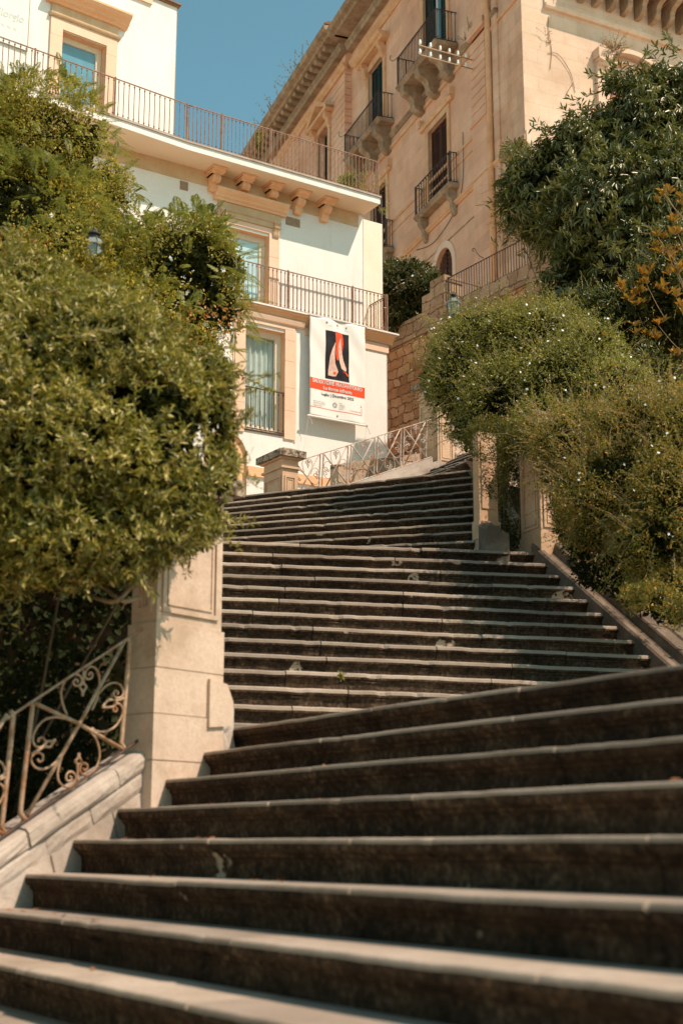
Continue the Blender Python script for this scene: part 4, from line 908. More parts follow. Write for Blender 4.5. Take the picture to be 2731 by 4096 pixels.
# pediment over the wing window
m = MB(); z = 27.62; c = -15.95
for sg_, a, b in ((1, -17.15, c), (-1, c, -14.75)):
    h0, h1 = (0, .62) if sg_ == 1 else (.62, 0)
    p = [(.20, z), (.62, z), (.66, z+.1), (.66, z+.16), (.20, z+.2)]
    A = [P.pt(a, o, q+h0) for o, q in p]; B_ = [P.pt(b, o, q+h1) for o, q in p]; m.add(A+B_, [(i, (i+1) % 5, 5+(i+1) % 5, 5+i) for i in range(5)]+[(4,3,2,1,0), (5,6,7,8,9)])
m.prism(P, [(.2,z-.02),(.6,z-.02),(.62,z+.1),(.2,z+.14)], -17.15, -14.75); m.face(P, [(-16.9, z+.1), (-15.0, z+.1), (c, z+.64)], .2, .32); m.build('pediment', M['palazzotrim'], pz)
for q in (-16.75, -15.15):
    m = MB(); console(m, P, q, .22, .3, .6, z-.03, 0, .26); m.build('console', M['palazzotrim'], pz)
# balconies
def balcony(s0, s1, d, zs, zr, n, label, corb, ch, cw, cd, ob=0.0, slab=.14):
    m = MB(); m.prism(P, [(ob-.02,zs-slab),(ob+d-.08,zs-slab),(ob+d-.05,zs-slab+.03),(ob+d,zs-slab*.45),(ob+d+.02,zs-slab*.4),(ob+d+.02,zs),(ob-.02,zs)], s0-.04, s1+.04)
    b = m.build('balcony', M['palazzogrey'], pz, label)
    railing(b, P, s0, s1, ob+d-.05, zs+.05, zr, n, M['ironblack'], .011, .016, posts=(0, 1))
    railing(b, P, s1, ob+d-.05, ob+.02, zs+.05, zr, max(3, int(n*d/(s1-s0))), M['ironblack'], .011, .016, along='o')
    railing(b, P, s0, ob+d-.05, ob+.02, zs+.05, zr, max(3, int(n*d/(s1-s0))), M['ironblack'], .011, .016, along='o')
    for c in corb:
        q = MB(); console(q, P, c, cw, cd, ch, zs-slab-.002, 0, ob); q.build('corbel', M['palazzogrey'], b)
    return b
b1 = balcony(-12.75, -9.42, .62, 24.45, 25.42, 26, 'iron balcony under the pair of tall green shutters', (-12.4, -11.1, -9.85), .95, .34, .62)
b2 = balcony(-7.28, -4.20, .80, 24.38, 25.45, 26, 'iron balcony with massive carved corbels by the white framed door', (-6.95, -5.75, -4.62), .90, .32, .76)
b3 = balcony(-7.0, -4.35, .34, 19.70, 20.72, 14, 'shallow iron balcony before the closed brown shutters', (-6.75, -4.58), .80, .20, .30)
b4 = balcony(-12.1, -9.52, .34, 19.70, 20.72, 14, 'shallow iron balcony half hidden behind the white building', (-11.85, -9.75), .80, .20, .30)
balcony(-17.4, -14.5, .62, 23.0, 24.0, 22, 'iron balcony under the pediment window', (-17.1, -14.9), .9, .3, .6, .22)
m = MB()
for s, o, z in ((-12.78, .6, 25.42), (-7.32, .78, 25.45)):
    m.tube(catmull([P.pt(s, o, z), P.pt(s-.25, o+.02, z+.05), P.pt(s-.42, o+.05, z+.22), P.pt(s-.36, o+.05, z+.30), P.pt(s-.28, o+.05, z+.24)], 4), .012, 5)
m.build('iron_hook', M['ironblack'], pz)
m = MB(); m.tube(catmull([P.pt(-3.9, .04, 21.2), P.pt(-4.0, .03, 19.6), P.pt(-4.6, .03, 18.9), P.pt(-6.2, .02, 18.55), P.pt(-7.6, .02, 18.85)], 6), .012, 4); m.build('cable', M['ironblack'], pz)
# ---- sunlit facade around the corner
m = MB(); m.wall(Q, 0.0, 14, 8, 26, [(3.05, 4.35, 17.5, 21.9)], 0, .3); m.build('corner_wall', M['palazzoblock'], pz)
m = MB(); m.box(Q, .0, 14, -.02, .06, 18.7, 19.3); m.prism(Q, [(.9*0-.02,23.32),(.10,23.32),(.13,23.38),(.14,23.46),(-.02,23.5)], .78, 14); m.box(Q, .78, 14, -.02, .05, 23.5, 26); m.build('string_course', M['palazzoblock'], pz)
m = MB(); m.box(Q, 2.50, 2.78, -.02, .12, 17, 21.95); m.box(Q, 4.62, 4.9, -.02, .12, 17, 21.95); m.box(Q, 2.45, 2.95, -.02, .30, 22.12, 22.42); m.box(Q, 2.52, 2.88, -.02, .2, 21.95, 22.12); m.build('window_surround', M['palazzoblock'], pz)
m = MB(); c = 3.7
for r0, r1, dz, ob in ((1.02, 1.22, 0, .30), (.80, .90, -.1, .16)):
    for i in range(16):
        t0, t1 = pi*.12+i*pi*.76/16, pi*.12+(i+1)*pi*.76/16
        f = lambda r, t: (c+r*cos(t)*1.1, 21.75+dz+r*sin(t)*.72)
        m.face(Q, [f(r0, t0), f(r0, t1), f(r1, t1), f(r1, t0)], -.02, ob)
m.build('window_arch', M['palazzoblock'], pz)
m = MB(); m.box(Q, 3.05, 4.35, -.28, -.26, 17.5, 21.9); m.build('window', M['dark'], pz)  # black sheet in place of the unlit interior
fr_ = MB()
shutter(pz, Q, 3.07, 3.70, 17.6, 21.85, -.06, M['redwood'], 34, 'faded reddish shutter on the sunlit wall'); shutter(pz, Q, 3.72, 4.33, 17.6, 21.85, -.06, M['redwood'], 34)
m = MB(); zb = 24.6; m.prism(Q, [(-.02,zb),(1.02,zb),(1.06,zb+.08),(1.12,zb+.12),(1.12,zb+.22),(-.02,zb+.22)], 1.72, 14); qb = m.build('balcony', M['palazzogrey'], pz, 'long stone balcony on a row of carved corbels')
for i in range(14):
    q = MB(); c = 2.0+.52*i; console(q, Q, c, .17, .80, .78, zb-.002, 0, 0.05); q.box(Q, c-.13, c+.13, 0, .95, zb-.10, zb-.003); q.build('corbel', M['palazzogrey'], qb)
railing(qb, Q, 1.8, 12, 1.04, zb+.27, zb+1.2, 80, M['ironbrown'], .011, .016)
# ---- wire rack with porcelain insulators on the palazzo
ir = thing('insulator_rack', 'pale metal rack of white porcelain insulators jutting over the carved balcony', 'wire rack', P.pt(-3.0, .3, 23))
YR = 31.6
def rk(x, y, t): return tuple(at(x, y, 31.4+t*7.45))   # runs from out in the street back to the pilaster
m = MB(); m2 = []
for (xa, ya, xb, yb) in ((1675, 181, 1891, 241), (1675, 218, 1891, 277)):
    a, b = Vector(rk(xa, ya, 0)), Vector(rk(xb, yb, 1)); m.tube([a, a.lerp(b, .5), b], .017, 4)
    for i in range(6):
        p = a.lerp(b, .015+i*.165); m2.append(MB().lathe((p.x, p.y, p.z+.02), [(.015,0), (.034,.02), (.036,.06), (.026,.075), (.034,.095), (.03,.125), (.015,.14)], 10))
for t in (.10, .74):
    a = Vector(rk(1675, 181, 0)).lerp(Vector(rk(1891, 241, 1)), t); b = Vector(rk(1675, 218, 0)).lerp(Vector(rk(1891, 277, 1)), t); m.tube([a, b], .013, 4)
m.build('bracket', M['woodbeam'], ir); [q.build('insulator', M['porcelain'], ir, smooth=True) for q in m2]
# ================================================================ retaining walls and terrace on the right
T = Fr(at(1814, 1095, 30.0)[:2], 180-33.8)
tw = thing('retaining_wall', 'dark rubble retaining wall under the iron terrace railing', 'wall', T.pt(0, -.3, 6))
m = MB(); m.box(T, -9, 3.4, -.8, 0, 2.0, 11.45); m.build('masonry', M['rubble'], tw)
m = MB(); m.box(T, -9, -.2, -.85, .05, 11.46, 11.72); m.box(T, -9, -.3, -.8, .02, 11.72, 11.98); m.box(T, -.35, 2.8, -.6, .05, 11.46, 11.86); m.build('coping', M['rubbleterrace'], tw)
m = MB(); m.box(T, -1.16, -.32, -.5, .03, 11.98, 12.36); m.box(T, -.86, -.32, -.5, .02, 12.36, 12.64); m.build('pier', M['rubbleterrace'], tw)
rough = MB(); rough.box(T, 2.80, 7.5, -.9, .25, 4, 13.9); rough.box(T, 2.76, 7.5, -.95, .31, 11.0, 11.3)
tag(rough.build('garden_wall', M['rubbleterrace']), 'rough masonry wall at the right end of the terrace railing, behind the dark tree', 'wall')
tr = thing('terrace_railing', 'plain dark iron bar railing with a curled hook on the rubble wall', 'railing', T.pt(1.2, -.05, 11.9))
railing(tr, T, -.28, 2.74, -.05, 11.92, 12.54, 34, M['ironblack'], .0085, .011, collar=False, posts=(0, 1))
railing(tr, T, -.28, -.05, -1.6, 11.92, 12.54, 10, M['ironblack'], .0085, .011, collar=False, along='o')
m = MB(); hk = [T.pix(1700+x/2.6133, 900+y/2.6133, -.05) for x, y in ((608,345),(570,325),(540,290),(522,255),(508,243),(494,252),(496,270),(508,272))]
m.tube(catmull([T.pt(s, -.05, z) for s, z in hk], 5), .010, 5); m.build('hook', M['ironblack'], tr)
# low ramped parapet behind the scroll railing
lp = MB(); LPF = Fr(V.pt(1.6, -1.0, 0)[:2], 57.5)
prof = lambda s: [(0, 4.5), (0, 5.86+.26*s), (-.25, 5.90+.26*s), (-.25, 4.5)]
a = [LPF.pt(0.0, o, z) for o, z in prof(0)]; b = [LPF.pt(2.2, o, z) for o, z in prof(2.2)]; lp.add(a+b, [(0,1,5,4), (1,2,6,5), (2,3,7,6), (0,4,7,3), (3,2,1,0), (4,5,6,7)])
tag(lp.build('parapet_wall', M['rubblepale']), 'low ramped rubble parapet seen through the scroll railing', 'wall')
# arch niche in the retaining wall, two lanterns
def lantern(label, x, y, Y, w):
    c = at(x, y, Y); k = w/.36
    t = thing('street_lantern', label, 'lantern', (c.x, c.y, c.z-.55*k-1.6), 'old street lanterns')
    MB().lathe((c.x, c.y, c.z-.55*k-1.6), [(.07*k,0), (.05*k,.1), (.03*k,.2), (.028*k,1.5), (.06*k,1.6)], 10).build('post', M['lampmetal'], t)
    MB().lathe((c.x, c.y, c.z-.55*k), [(.11*k,0), (.12*k,.02*k), (.165*k,.30*k)], 6).build('glass_body', M['lampglass'], t)
    MB().lathe((c.x, c.y, c.z-.25*k), [(.19*k,0), (.20*k,.02*k), (.18*k,.035*k), (.10*k,.15*k)], 6).build('glass_roof', M['lampglass'], t)
    m = MB(); m.lathe((c.x, c.y, c.z-.105*k), [(.11*k,0), (.115*k,.015*k), (.07*k,.03*k), (.06*k,.06*k), (.10*k,.07*k), (.10*k,.085*k), (.05*k,.13*k), (.018*k,.15*k), (.022*k,.17*k), (.008*k,.20*k)], 12)
    for j in range(6):
        a = 2*pi*j/6; m.tube([(c.x+.19*k*cos(a), c.y+.19*k*sin(a), c.z-.245*k), (c.x+.105*k*cos(a), c.y+.105*k*sin(a), c.z-.10*k)], .010*k, 4); m.tube([(c.x+.12*k*cos(a), c.y+.12*k*sin(a), c.z-.55*k), (c.x+.168*k*cos(a), c.y+.168*k*sin(a), c.z-.25*k)], .009*k, 4)
    m.build('roof_cap', M['lampmetal'], t, smooth=False); return t
lantern('old dark metal lantern overgrown by the vine on the left', 378, 930, 10.9, .19)
lantern('glazed lantern top peeping over the white flowering jasmine', 1812, 1178, 18.6, .20)
# ================================================================ plants
def unit(a): return a/np.maximum(np.linalg.norm(a, axis=1, keepdims=True), 1e-9)
def rand_dirs(n): return unit(RNG.normal(size=(n, 3)))
class Leaves:
    def __init__(s): s.V = []; s.n = 0
    def add(s, p, d, up, L, w, fold=.25, curl=.0):
        """p base, d direction, up the face normal hint; L, w length and width per leaf"""
        n = len(p); d = unit(d); side = unit(np.cross(d, up)+1e-6*RNG.normal(size=(n, 3))); nn = np.cross(side, d)
        L = np.broadcast_to(np.asarray(L, float).reshape(-1, 1), (n, 1)); w = np.broadcast_to(np.asarray(w, float).reshape(-1, 1), (n, 1))
        v = np.empty((n, 6, 3)); v[:, 0] = p
        v[:, 1] = p+d*L*.35+side*w*.5+nn*w*fold; v[:, 2] = p+d*L*.72+side*w*.40+nn*(w*fold-curl*L*.4)
        v[:, 3] = p+d*L-nn*curl*L
        v[:, 4] = p+d*L*.72-side*w*.40+nn*(w*fold-curl*L*.4); v[:, 5] = p+d*L*.35-side*w*.5+nn*w*fold
        s.V.append(v); s.n += n
    def build(s, name, mat, parent, label=None, kind=None):
        v = np.concatenate(s.V).reshape(-1, 3); w = WL[parent.name]; v = v-np.array([w.x, w.y, w.z]); n = s.n
        me = bpy.data.meshes.new(name); me.vertices.add(len(v)); me.vertices.foreach_set('co', v.astype(np.float32).ravel())
        b = (np.arange(n)*6)[:, None]; q = np.concatenate([b+np.array([[0,1,2,3]]), b+np.array([[0,3,4,5]])], 1).reshape(-1)
        me.loops.add(8*n); me.loops.foreach_set('vertex_index', q.astype(np.int32)); me.polygons.add(2*n); me.polygons.foreach_set('loop_start', (np.arange(2*n)*4).astype(np.int32))
        me.materials.append(mat); me.update(calc_edges=True); me.validate()
        o = link(name, me, parent, label)
        if kind: o['kind'] = kind
        return o
def blob(x, y, rx, ry, Y, dep=None):
    c = at(x, y, Y); zc = Y*cos(TILT)+c.z*sin(TILT); a = rx/FPX*zc; b = ry/FPX*zc/.93
    return (np.array(c), np.array([a, dep or (a+b)/2, b]))
def lump(d, seed, f=2.2):
    r = np.random.default_rng(seed); k = r.normal(size=(6, 3))*f; ph = r.uniform(0, 6.3, 6)
    return sum(np.sin(d@k[i]+ph[i]) for i in range(6))/6
def inside(p, blobs, grow=1.0):
    m = np.zeros(len(p), bool)
    for c, r in blobs: m |= (((p-c)/(r*grow))**2).sum(1) < 1
    return m
def shell(blobs, n, lo=.55, rough=.16, seed=1, keepback=.5):
    """points in the outer shell of a union of lumpy ellipsoids, with outward directions"""
    vol = np.array([np.cbrt(r.prod())**2 for c, r in blobs]); cnt = RNG.multinomial(n*2, vol/vol.sum()); P_, D_ = [], []
    for i, (c, r) in enumerate(blobs):
        d = rand_dirs(cnt[i]); t = 1-np.abs(RNG.normal(size=cnt[i]))*.28; t = np.maximum(t, lo)
        t = t*(1+rough*lump(d, seed+i)+rough*.7*lump(d, seed+50+i, 6)+rough*.5*lump(d, seed+90+i, 14)); p = c+d*r*t[:, None]
        o = [b for j, b in enumerate(blobs) if j != i]; k = ~inside(p, o, .72) if o else np.ones(len(p), bool)
        back = d[:, 1] > .35; k &= ~(back & (RNG.uniform(size=len(p)) > keepback))
        P_.append(p[k]); D_.append(unit(d/r)[k])
    p = np.concatenate(P_); d = np.concatenate(D_); s = RNG.permutation(len(p))[:n]; return p[s], d[s]
def gaps(p, d, seed, f=3.0, cut=-.25):
    k = lump(p, seed, f)+.75*lump(p, seed+17, f*2.6)+.10*RNG.normal(size=len(p)) > cut+.17; return p[k], d[k]
def dark_core(blobs, parent, mat, s=.62):
    pass
def twigs(parent, pts, r, mat, name='branch'):
    m = MB()
    for q in pts: m.tube(catmull(q, 4), [r*(1-.75*i/(4*(len(q)-1))) for i in range(4*(len(q)-1)+1)], 5)
    return m.build(name, mat, parent, smooth=True)
def trunk_paths(base, blobs, n, seed):
    r = random.Random(seed); out = []
    for i in range(n):
        c, rd = blobs[i % len(blobs)]; e = [c[j]+rd[j]*r.uniform(-.6, .6) for j in range(3)]; b = [base[0]+r.uniform(-.15, .15), base[1]+r.uniform(-.15, .15), base[2]]
        mid = [(b[j]*.55+e[j]*.45)+r.uniform(-.12, .12) for j in range(3)]; out.append([b, mid, e])
    return out
UP = np.array([0, 0, 1.0])
def sprigs(blobs, n, seed, parent, mat, L=(.1,.28), up=.3, ll=.03, lw=.011, per=8, rough=.12):
    """thin shoots with small leaves standing out of the outline"""
    p, d = shell(blobs, n, .97, rough, seed, .25); m = MB(); lv = Leaves(); dd = unit(d+RNG.normal(size=d.shape)*.5+UP*up)
    for i in range(len(p)):
        l = RNG.uniform(*L); q = [p[i]-dd[i]*.05, p[i]+dd[i]*l*.5, p[i]+dd[i]*l-UP*l*.18]; m.tube([tuple(x) for x in q], [.0028, .002, .001], 3)
        t = np.linspace(.15, 1, per)[:, None]; pp = q[0]+(q[2]-q[0])*t; lv.add(pp, unit(dd[i]*.5+RNG.normal(size=(per, 3))*.6), UP+RNG.normal(size=(per, 3))*.5, ll, lw)
    m.build('shoot_stem', M['stem'], parent); lv.build('shoot', mat, parent)
# ---------------------------------------------------------------- near bush, leaf rosettes, lower left
G1 = leafmat('bush_leaf', [(.0, (.060,.066,.012)), (.3, (.125,.128,.020)), (.55, (.21,.195,.038)), (.78, (.34,.29,.085)), (.92, (.44,.37,.18)), (1.0, (.50,.43,.25))], .4, .38, .5)
b1 = [blob(250,1480,360,330,7.9), blob(560,1720,320,330,7.7), blob(250,1850,460,330,7.4), blob(640,1960,270,230,7.4), blob(300,2150,420,210,7.3), blob(120,1250,230,260,8.2), blob(800,1975,125,190,7.7), blob(760,2130,110,62,7.8), blob(720,1620,130,190,8.0), blob(560,2180,230,95,7.5), blob(-150,1800,330,560,7.4), blob(380,1330,180,170,8.2), blob(900,1860,60,110,7.8), blob(840,1560,95,170,7.9), blob(870,1700,85,130,7.8), blob(700,2090,190,120,7.6), blob(420,1500,330,330,7.7), blob(640,1690,190,190,7.45), blob(560,1880,220,170,7.2), blob(-60,2260,260,130,7.3)]
bush = thing('rosette_bush', 'large out of focus bush of narrow leaf rosettes hanging over the near pillar', 'bush', (-2.2, 8.2, -.4))
p, d = shell(b1, 14500, .66, .17, 21, .4); p, d = gaps(p, d, 9, 3.6, -.5)
lv = Leaves(); K = 9
ax = unit(d*.8+RNG.normal(size=d.shape)*.55+UP*.35); rp = np.repeat(p, K, 0); ra = np.repeat(ax, K, 0)
rd = rand_dirs(len(rp)); rd = unit(rd-ra*(rd*ra).sum(1, keepdims=True)); ld = unit(rd*.85+ra*RNG.uniform(.15, .9, (len(rp), 1)))
lv.add(rp-ra*RNG.uniform(0, .03, (len(rp), 1)), ld, ra, RNG.uniform(.026, .058, len(rp)), RNG.uniform(.008, .0135, len(rp)), .2, .08)
lv.build('foliage', G1, bush)
# inner leaves keep the bush opaque; shade is put into their dark colour
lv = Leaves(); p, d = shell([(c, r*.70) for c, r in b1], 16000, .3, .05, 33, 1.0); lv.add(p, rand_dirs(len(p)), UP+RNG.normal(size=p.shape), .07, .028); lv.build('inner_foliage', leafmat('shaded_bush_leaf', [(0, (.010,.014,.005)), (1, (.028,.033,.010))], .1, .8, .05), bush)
twigs(bush, trunk_paths((-2.4, 8.85, -.9), b1[2:5], 2, 5), .016, M['bark'], 'branch')
lv = Leaves(); p, d = shell([(np.array((-2.2, 8.35, .15)), np.array((.75, .4, .75))), (np.array((-2.6, 8.2, -.3)), np.array((.8, .4, .7))), (np.array((-1.75, 8.6, .7)), np.array((.35, .25, .6)))], 5200, .2, .1, 37, 1.0); lv.add(p, rand_dirs(len(p)), UP+RNG.normal(size=p.shape), .075, .026); lv.build('undergrowth', leafmat('hollow_shade_leaf', [(0, (.008,.012,.005)), (1, (.022,.026,.009))], .1, .7, .1), bush)  # leaves added to fill the hollow, near-black to paint its shade
cl = MB()
for x0, y0, x1, y1 in ((380,2390,560,2300), (700,2000,745,2080), (420,2350,560,2390)): cl.tube(catmull([at(x0, y0, 7.5), at((x0+x1)/2, max(y0, y1)+14, 7.4), at(x1, y1, 7.5)], 4), .012, 6)
cl.build('bare_branch', M['stem'], bush)
# ---------------------------------------------------------------- ferny tree wrapped in a flowering vine, left
G2 = leafmat('feathery_leaf', [(0, (.07,.10,.026)), (.4, (.12,.155,.045)), (.75, (.19,.21,.075)), (1, (.28,.285,.13))], .5, .45, .4)
G3 = leafmat('vine_leaf', [(0, (.065,.07,.010)), (.3, (.16,.145,.016)), (.6, (.31,.25,.03)), (.86, (.46,.35,.06)), (1, (.56,.45,.18))], .55, .45, .35, (.5,.44,.05))
b2 = [blob(150,620,330,300,13.2), blob(120,950,380,300,12.6), blob(420,800,130,170,13.2), blob(560,1010,190,150,12.4), blob(700,1120,260,270,12.0), blob(820,1000,130,150,12.2), blob(850,1230,150,130,12.0), blob(500,1350,300,260,11.6), blob(760,1400,180,130,11.7), blob(900,1080,80,120,12.1), blob(330,1150,300,250,12.0), blob(50,480,170,115,13.6), blob(330,560,110,110,13.4), blob(-100,900,260,520,13)]
tree = thing('feathery_tree', 'tall feathery leaved tree tangled with yellow green vine before the white building', 'tree', (-2.9, 13.2, .0))
lv = Leaves(); p, d = shell(b2, 150000, .58, .16, 61, .4); p, d = gaps(p, d, 5, 3.2, -.22)
ld = unit(d*.4+RNG.normal(size=d.shape)*.6-UP*.15+np.array([0, -.1, .0])); lv.add(p, ld, d+UP*.5+.5*RNG.normal(size=d.shape), RNG.uniform(.020, .042, len(p)), RNG.uniform(.010, .017, len(p)), .2, .1)
lv.build('vine', G3, tree)
def fronds(lv, p, d, L, K, pin, pw, droop=.35):
    n = len(p); d = unit(d); side = unit(np.cross(d, UP)+1e-5); t = np.linspace(.12, 1, K)
    for sgn in (-1, 1):
        for k in range(K):
            q = p+d*(L*t[k])[:, None]-UP*(L*droop*t[k]**2)[:, None]; dir_ = unit(d-UP*(2*droop*t[k])); w = sin(pi*(.12+.86*t[k]))
            up = np.cross(side, dir_)
            # two ranks of leaflets on each side stalk
            lv.add(q, unit(side*sgn*.9+dir_*.55-UP*.12), up, pin*w*(.8+.4*RNG.uniform(size=n)), pw*np.ones(n), .12, .15)
lv = Leaves(); p, d = shell(b2, 1500, .9, .16, 61, .3); fd = unit(d*.8+RNG.normal(size=d.shape)*.45+UP*.25); fronds(lv, p, fd, RNG.uniform(.15, .32, len(p)), 17, .048, .009)
# sprays that stick out over the building
sp = [(160,455,.3,.4), (110,420,-.3,.7), (40,430,-.6,.6), (330,500,.7,.45), (400,590,.95,.2), (450,700,.9,.1), (1000,1290,1,-.1), (1030,1330,1,-.2), (985,1210,1,-.25), (960,1380,.9,-.4), (940,1440,.7,-.6), (900,870,.6,.7), (850,850,.1,1), (940,960,.9,.2), (620,890,.2,.9), (540,880,.3,.8), (150,440,.5,.5), (80,410,-.2,.8), (960,1060,1,0), (1010,1180,1,-.1), (880,1440,.4,-.8)]
p = np.array([at(x-20*cos(0), y+10, 11.7+.9*RNG.uniform()) if x > 480 else at(x-20, y+15, 13.0) for x, y, a, b in sp for _ in range(3)]); dd = unit(np.array([(a, -.25, b) for x, y, a, b in sp for _ in range(3)])+.35*RNG.normal(size=(len(p), 3)))
fronds(lv, p-dd*.1, dd, RNG.uniform(.18, .34, len(p)), 18, .05, .009, .25)
lv.build('frond', G2, tree)
lv = Leaves(); p, d = shell([(c, r*.66) for c, r in b2], 16000, .3, .05, 33, 1.0); lv.add(p, rand_dirs(len(p)), UP+RNG.normal(size=p.shape), .09, .035); lv.build('inner_foliage', leafmat('shaded_vine_leaf', [(0, (.010,.014,.005)), (1, (.03,.034,.010))], .1, .8, .05), tree)  # inner leaves coloured dark to paint shade within the crown
twigs(tree, trunk_paths((-2.9, 13.2, -.5), b2, 16, 8), .07, M['bark'], 'branch')
def flowers(p, r, name, parent, mat=None):
    """five petalled flowers facing outward, all of one plant in one mesh"""
    n = len(p); ax = unit(RNG.normal(size=(n, 3))*.5+np.array([.3, -.8, .6])); lv = Leaves(); e = unit(np.cross(ax, UP)); g = np.cross(ax, e)
    for k in range(5):
        a = 2*pi*k/5; lv.add(p, e*cos(a)+g*sin(a)+ax*.15, ax, r, r*.62, .05, .1)
    return lv.build(name, mat or M['flower'], parent, None, 'stuff')
p, d = shell(b2, 40, .97, .16, 61, .1); flowers(p[p[:, 1] < 12.4][:26], .028, 'flowers', tree)
lv = Leaves(); p, d = shell([blob(385,1075,75,55,10.45), blob(330,1000,30,60,10.4), blob(430,985,22,40,10.4), blob(300,1060,60,60,10.5)], 1500, .2, .2, 78, .5); lv.add(p, rand_dirs(len(p)), UP+RNG.normal(size=p.shape), .04, .018); lv.build('lantern_vine', G3, tree)
# orange tinted dry sprays in front of the tree
lv = Leaves(); p, d = shell([blob(420,1330,260,160,10.6), blob(800,1330,170,110,11.2), blob(60,1000,150,90,11.3), blob(880,1280,90,60,11.3)], 1500, .5, .2, 77, .3); p = p[:620]; lv.add(p, rand_dirs(len(p)), UP+RNG.normal(size=p.shape), .035, .018); lv.build('dry_spray', leafmat('dry_vine_leaf', [(0, (.22,.10,.03)), (.5, (.40,.17,.05)), (1, (.46,.30,.16))], .5, .6, .2, (.5,.2,.05)), tree)
# hanging vine strands over the white wall
m = MB(); lv = Leaves()
for (x0, y0), (x1, y1) in (((880,1440),(915,1690)), ((860,1450),(895,1560)), ((930,1480),(905,1600)), ((960,1500),(1090,1560))):
    a, b = at(x0, y0, 11.9), at(x1, y1, 11.6); mid = a.lerp(b, .5)+Vector((.05, 0, -.03)); q = catmull([a, mid, b], 8); m.tube(q, .003, 4)
    for pt in q:
        for _ in range(3): lv.add(np.array([pt]), rand_dirs(1)-UP*.4, UP+RNG.normal(size=(1, 3)), .04, .015)
m.build('vine_stem', M['stem'], tree); lv.build('vine_strand', G3, tree)
sb1 = [(c, r) for c, r in b1]
G1b = G1
# blurred sprays at the right edge of the near bush
lv = Leaves(); m = MB()
for x0, y0, x1, y1 in ((900,1830,1030,1950), (900,1760,1010,1640), (900,1500,1090,1500), (890,1560,1120,1490), (890,1590,1000,1680)):
    a, b = at(x0, y0, 7.6), at(x1, y1, 7.0); m.tube([a, a.lerp(b, .5), b], .003, 4)
    for t in np.linspace(.3, 1, 14): lv.add(np.array([a.lerp(b, t)]), rand_dirs(1)+np.array([[.6, 0, .1]]), UP+RNG.normal(size=(1, 3)), .045, .012)
m.build('twig', M['stem'], bush); lv.build('spray', G1, bush)
sprigs(b1, 420, 21, bush, G1, (.08, .24), .25, .048, .012, 22, .17)
# ivy backed garden wall behind the near railing, its dark colour painting shade
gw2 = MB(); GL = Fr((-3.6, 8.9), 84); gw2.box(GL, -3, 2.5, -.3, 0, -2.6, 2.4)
tag(gw2.build('garden_wall', M['soil']), 'garden wall darkened to paint the shade of the hollow behind the tan scroll railing', 'wall')
iv = thing('ivy', 'ivy darkened to paint shade, hanging in the shaded hollow behind the tan scroll railing', 'ivy', GL.pt(0, .05, 0))
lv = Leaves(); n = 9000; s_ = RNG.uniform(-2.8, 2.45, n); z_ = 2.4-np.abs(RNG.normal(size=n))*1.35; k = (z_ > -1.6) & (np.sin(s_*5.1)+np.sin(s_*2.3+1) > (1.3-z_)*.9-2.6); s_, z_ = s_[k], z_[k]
p = np.array([GL.pt(a, .03+abs(random.gauss(0, .06)), b) for a, b in zip(s_, z_)]); lv.add(p, RNG.normal(size=p.shape)*.7-UP*.6, np.array([GL.n[0], GL.n[1], .3])+.4*RNG.normal(size=p.shape), .06, .05); lv.build('foliage', leafmat('shade_dark_ivy_leaf', [(0, (.010,.016,.006)), (1, (.026,.034,.010))], .1, .7, .1), iv)  # ivy colour lowered to stand for the hollow's shade
m = MB()
for i in range(4):
    s = -2.6+i*.8; m.tube(catmull([GL.pt(s, .1, -2), GL.pt(s+random.uniform(-.3,.3), .25, -.3), GL.pt(s+random.uniform(-.4,.4), .15, .9), GL.pt(s+random.uniform(-.6,.6), .3, 2)], 4), random.uniform(.005, .01), 5)
m.build('stem', M['bark'], iv)
hd = thing('shade_hedge', 'unseen tall hedge added left of the lowest steps to block sky light', 'hedge', (-3.3, 4.8, -2.2))  # out-of-view hedge added to cut sky light from the left
bh = [(np.array((-3.1, 5.0, .3)), np.array((.95, 1.3, 2.4))), (np.array((-3.5, 7.0, .5)), np.array((.95, 1.2, 2.6))), (np.array((-3.6, 2.6, 0.)), np.array((1.1, 1.7, 2.2)))]
lv = Leaves(); p, d = shell(bh, 22000, .6, .1, 41, 1.0); lv.add(p, unit(d+RNG.normal(size=d.shape)), UP+RNG.normal(size=p.shape), .10, .04); lv.build('foliage', G1, hd)
twigs(hd, trunk_paths((-3.4, 4.8, -2.4), bh, 6, 2), .04, M['bark'], 'stem')
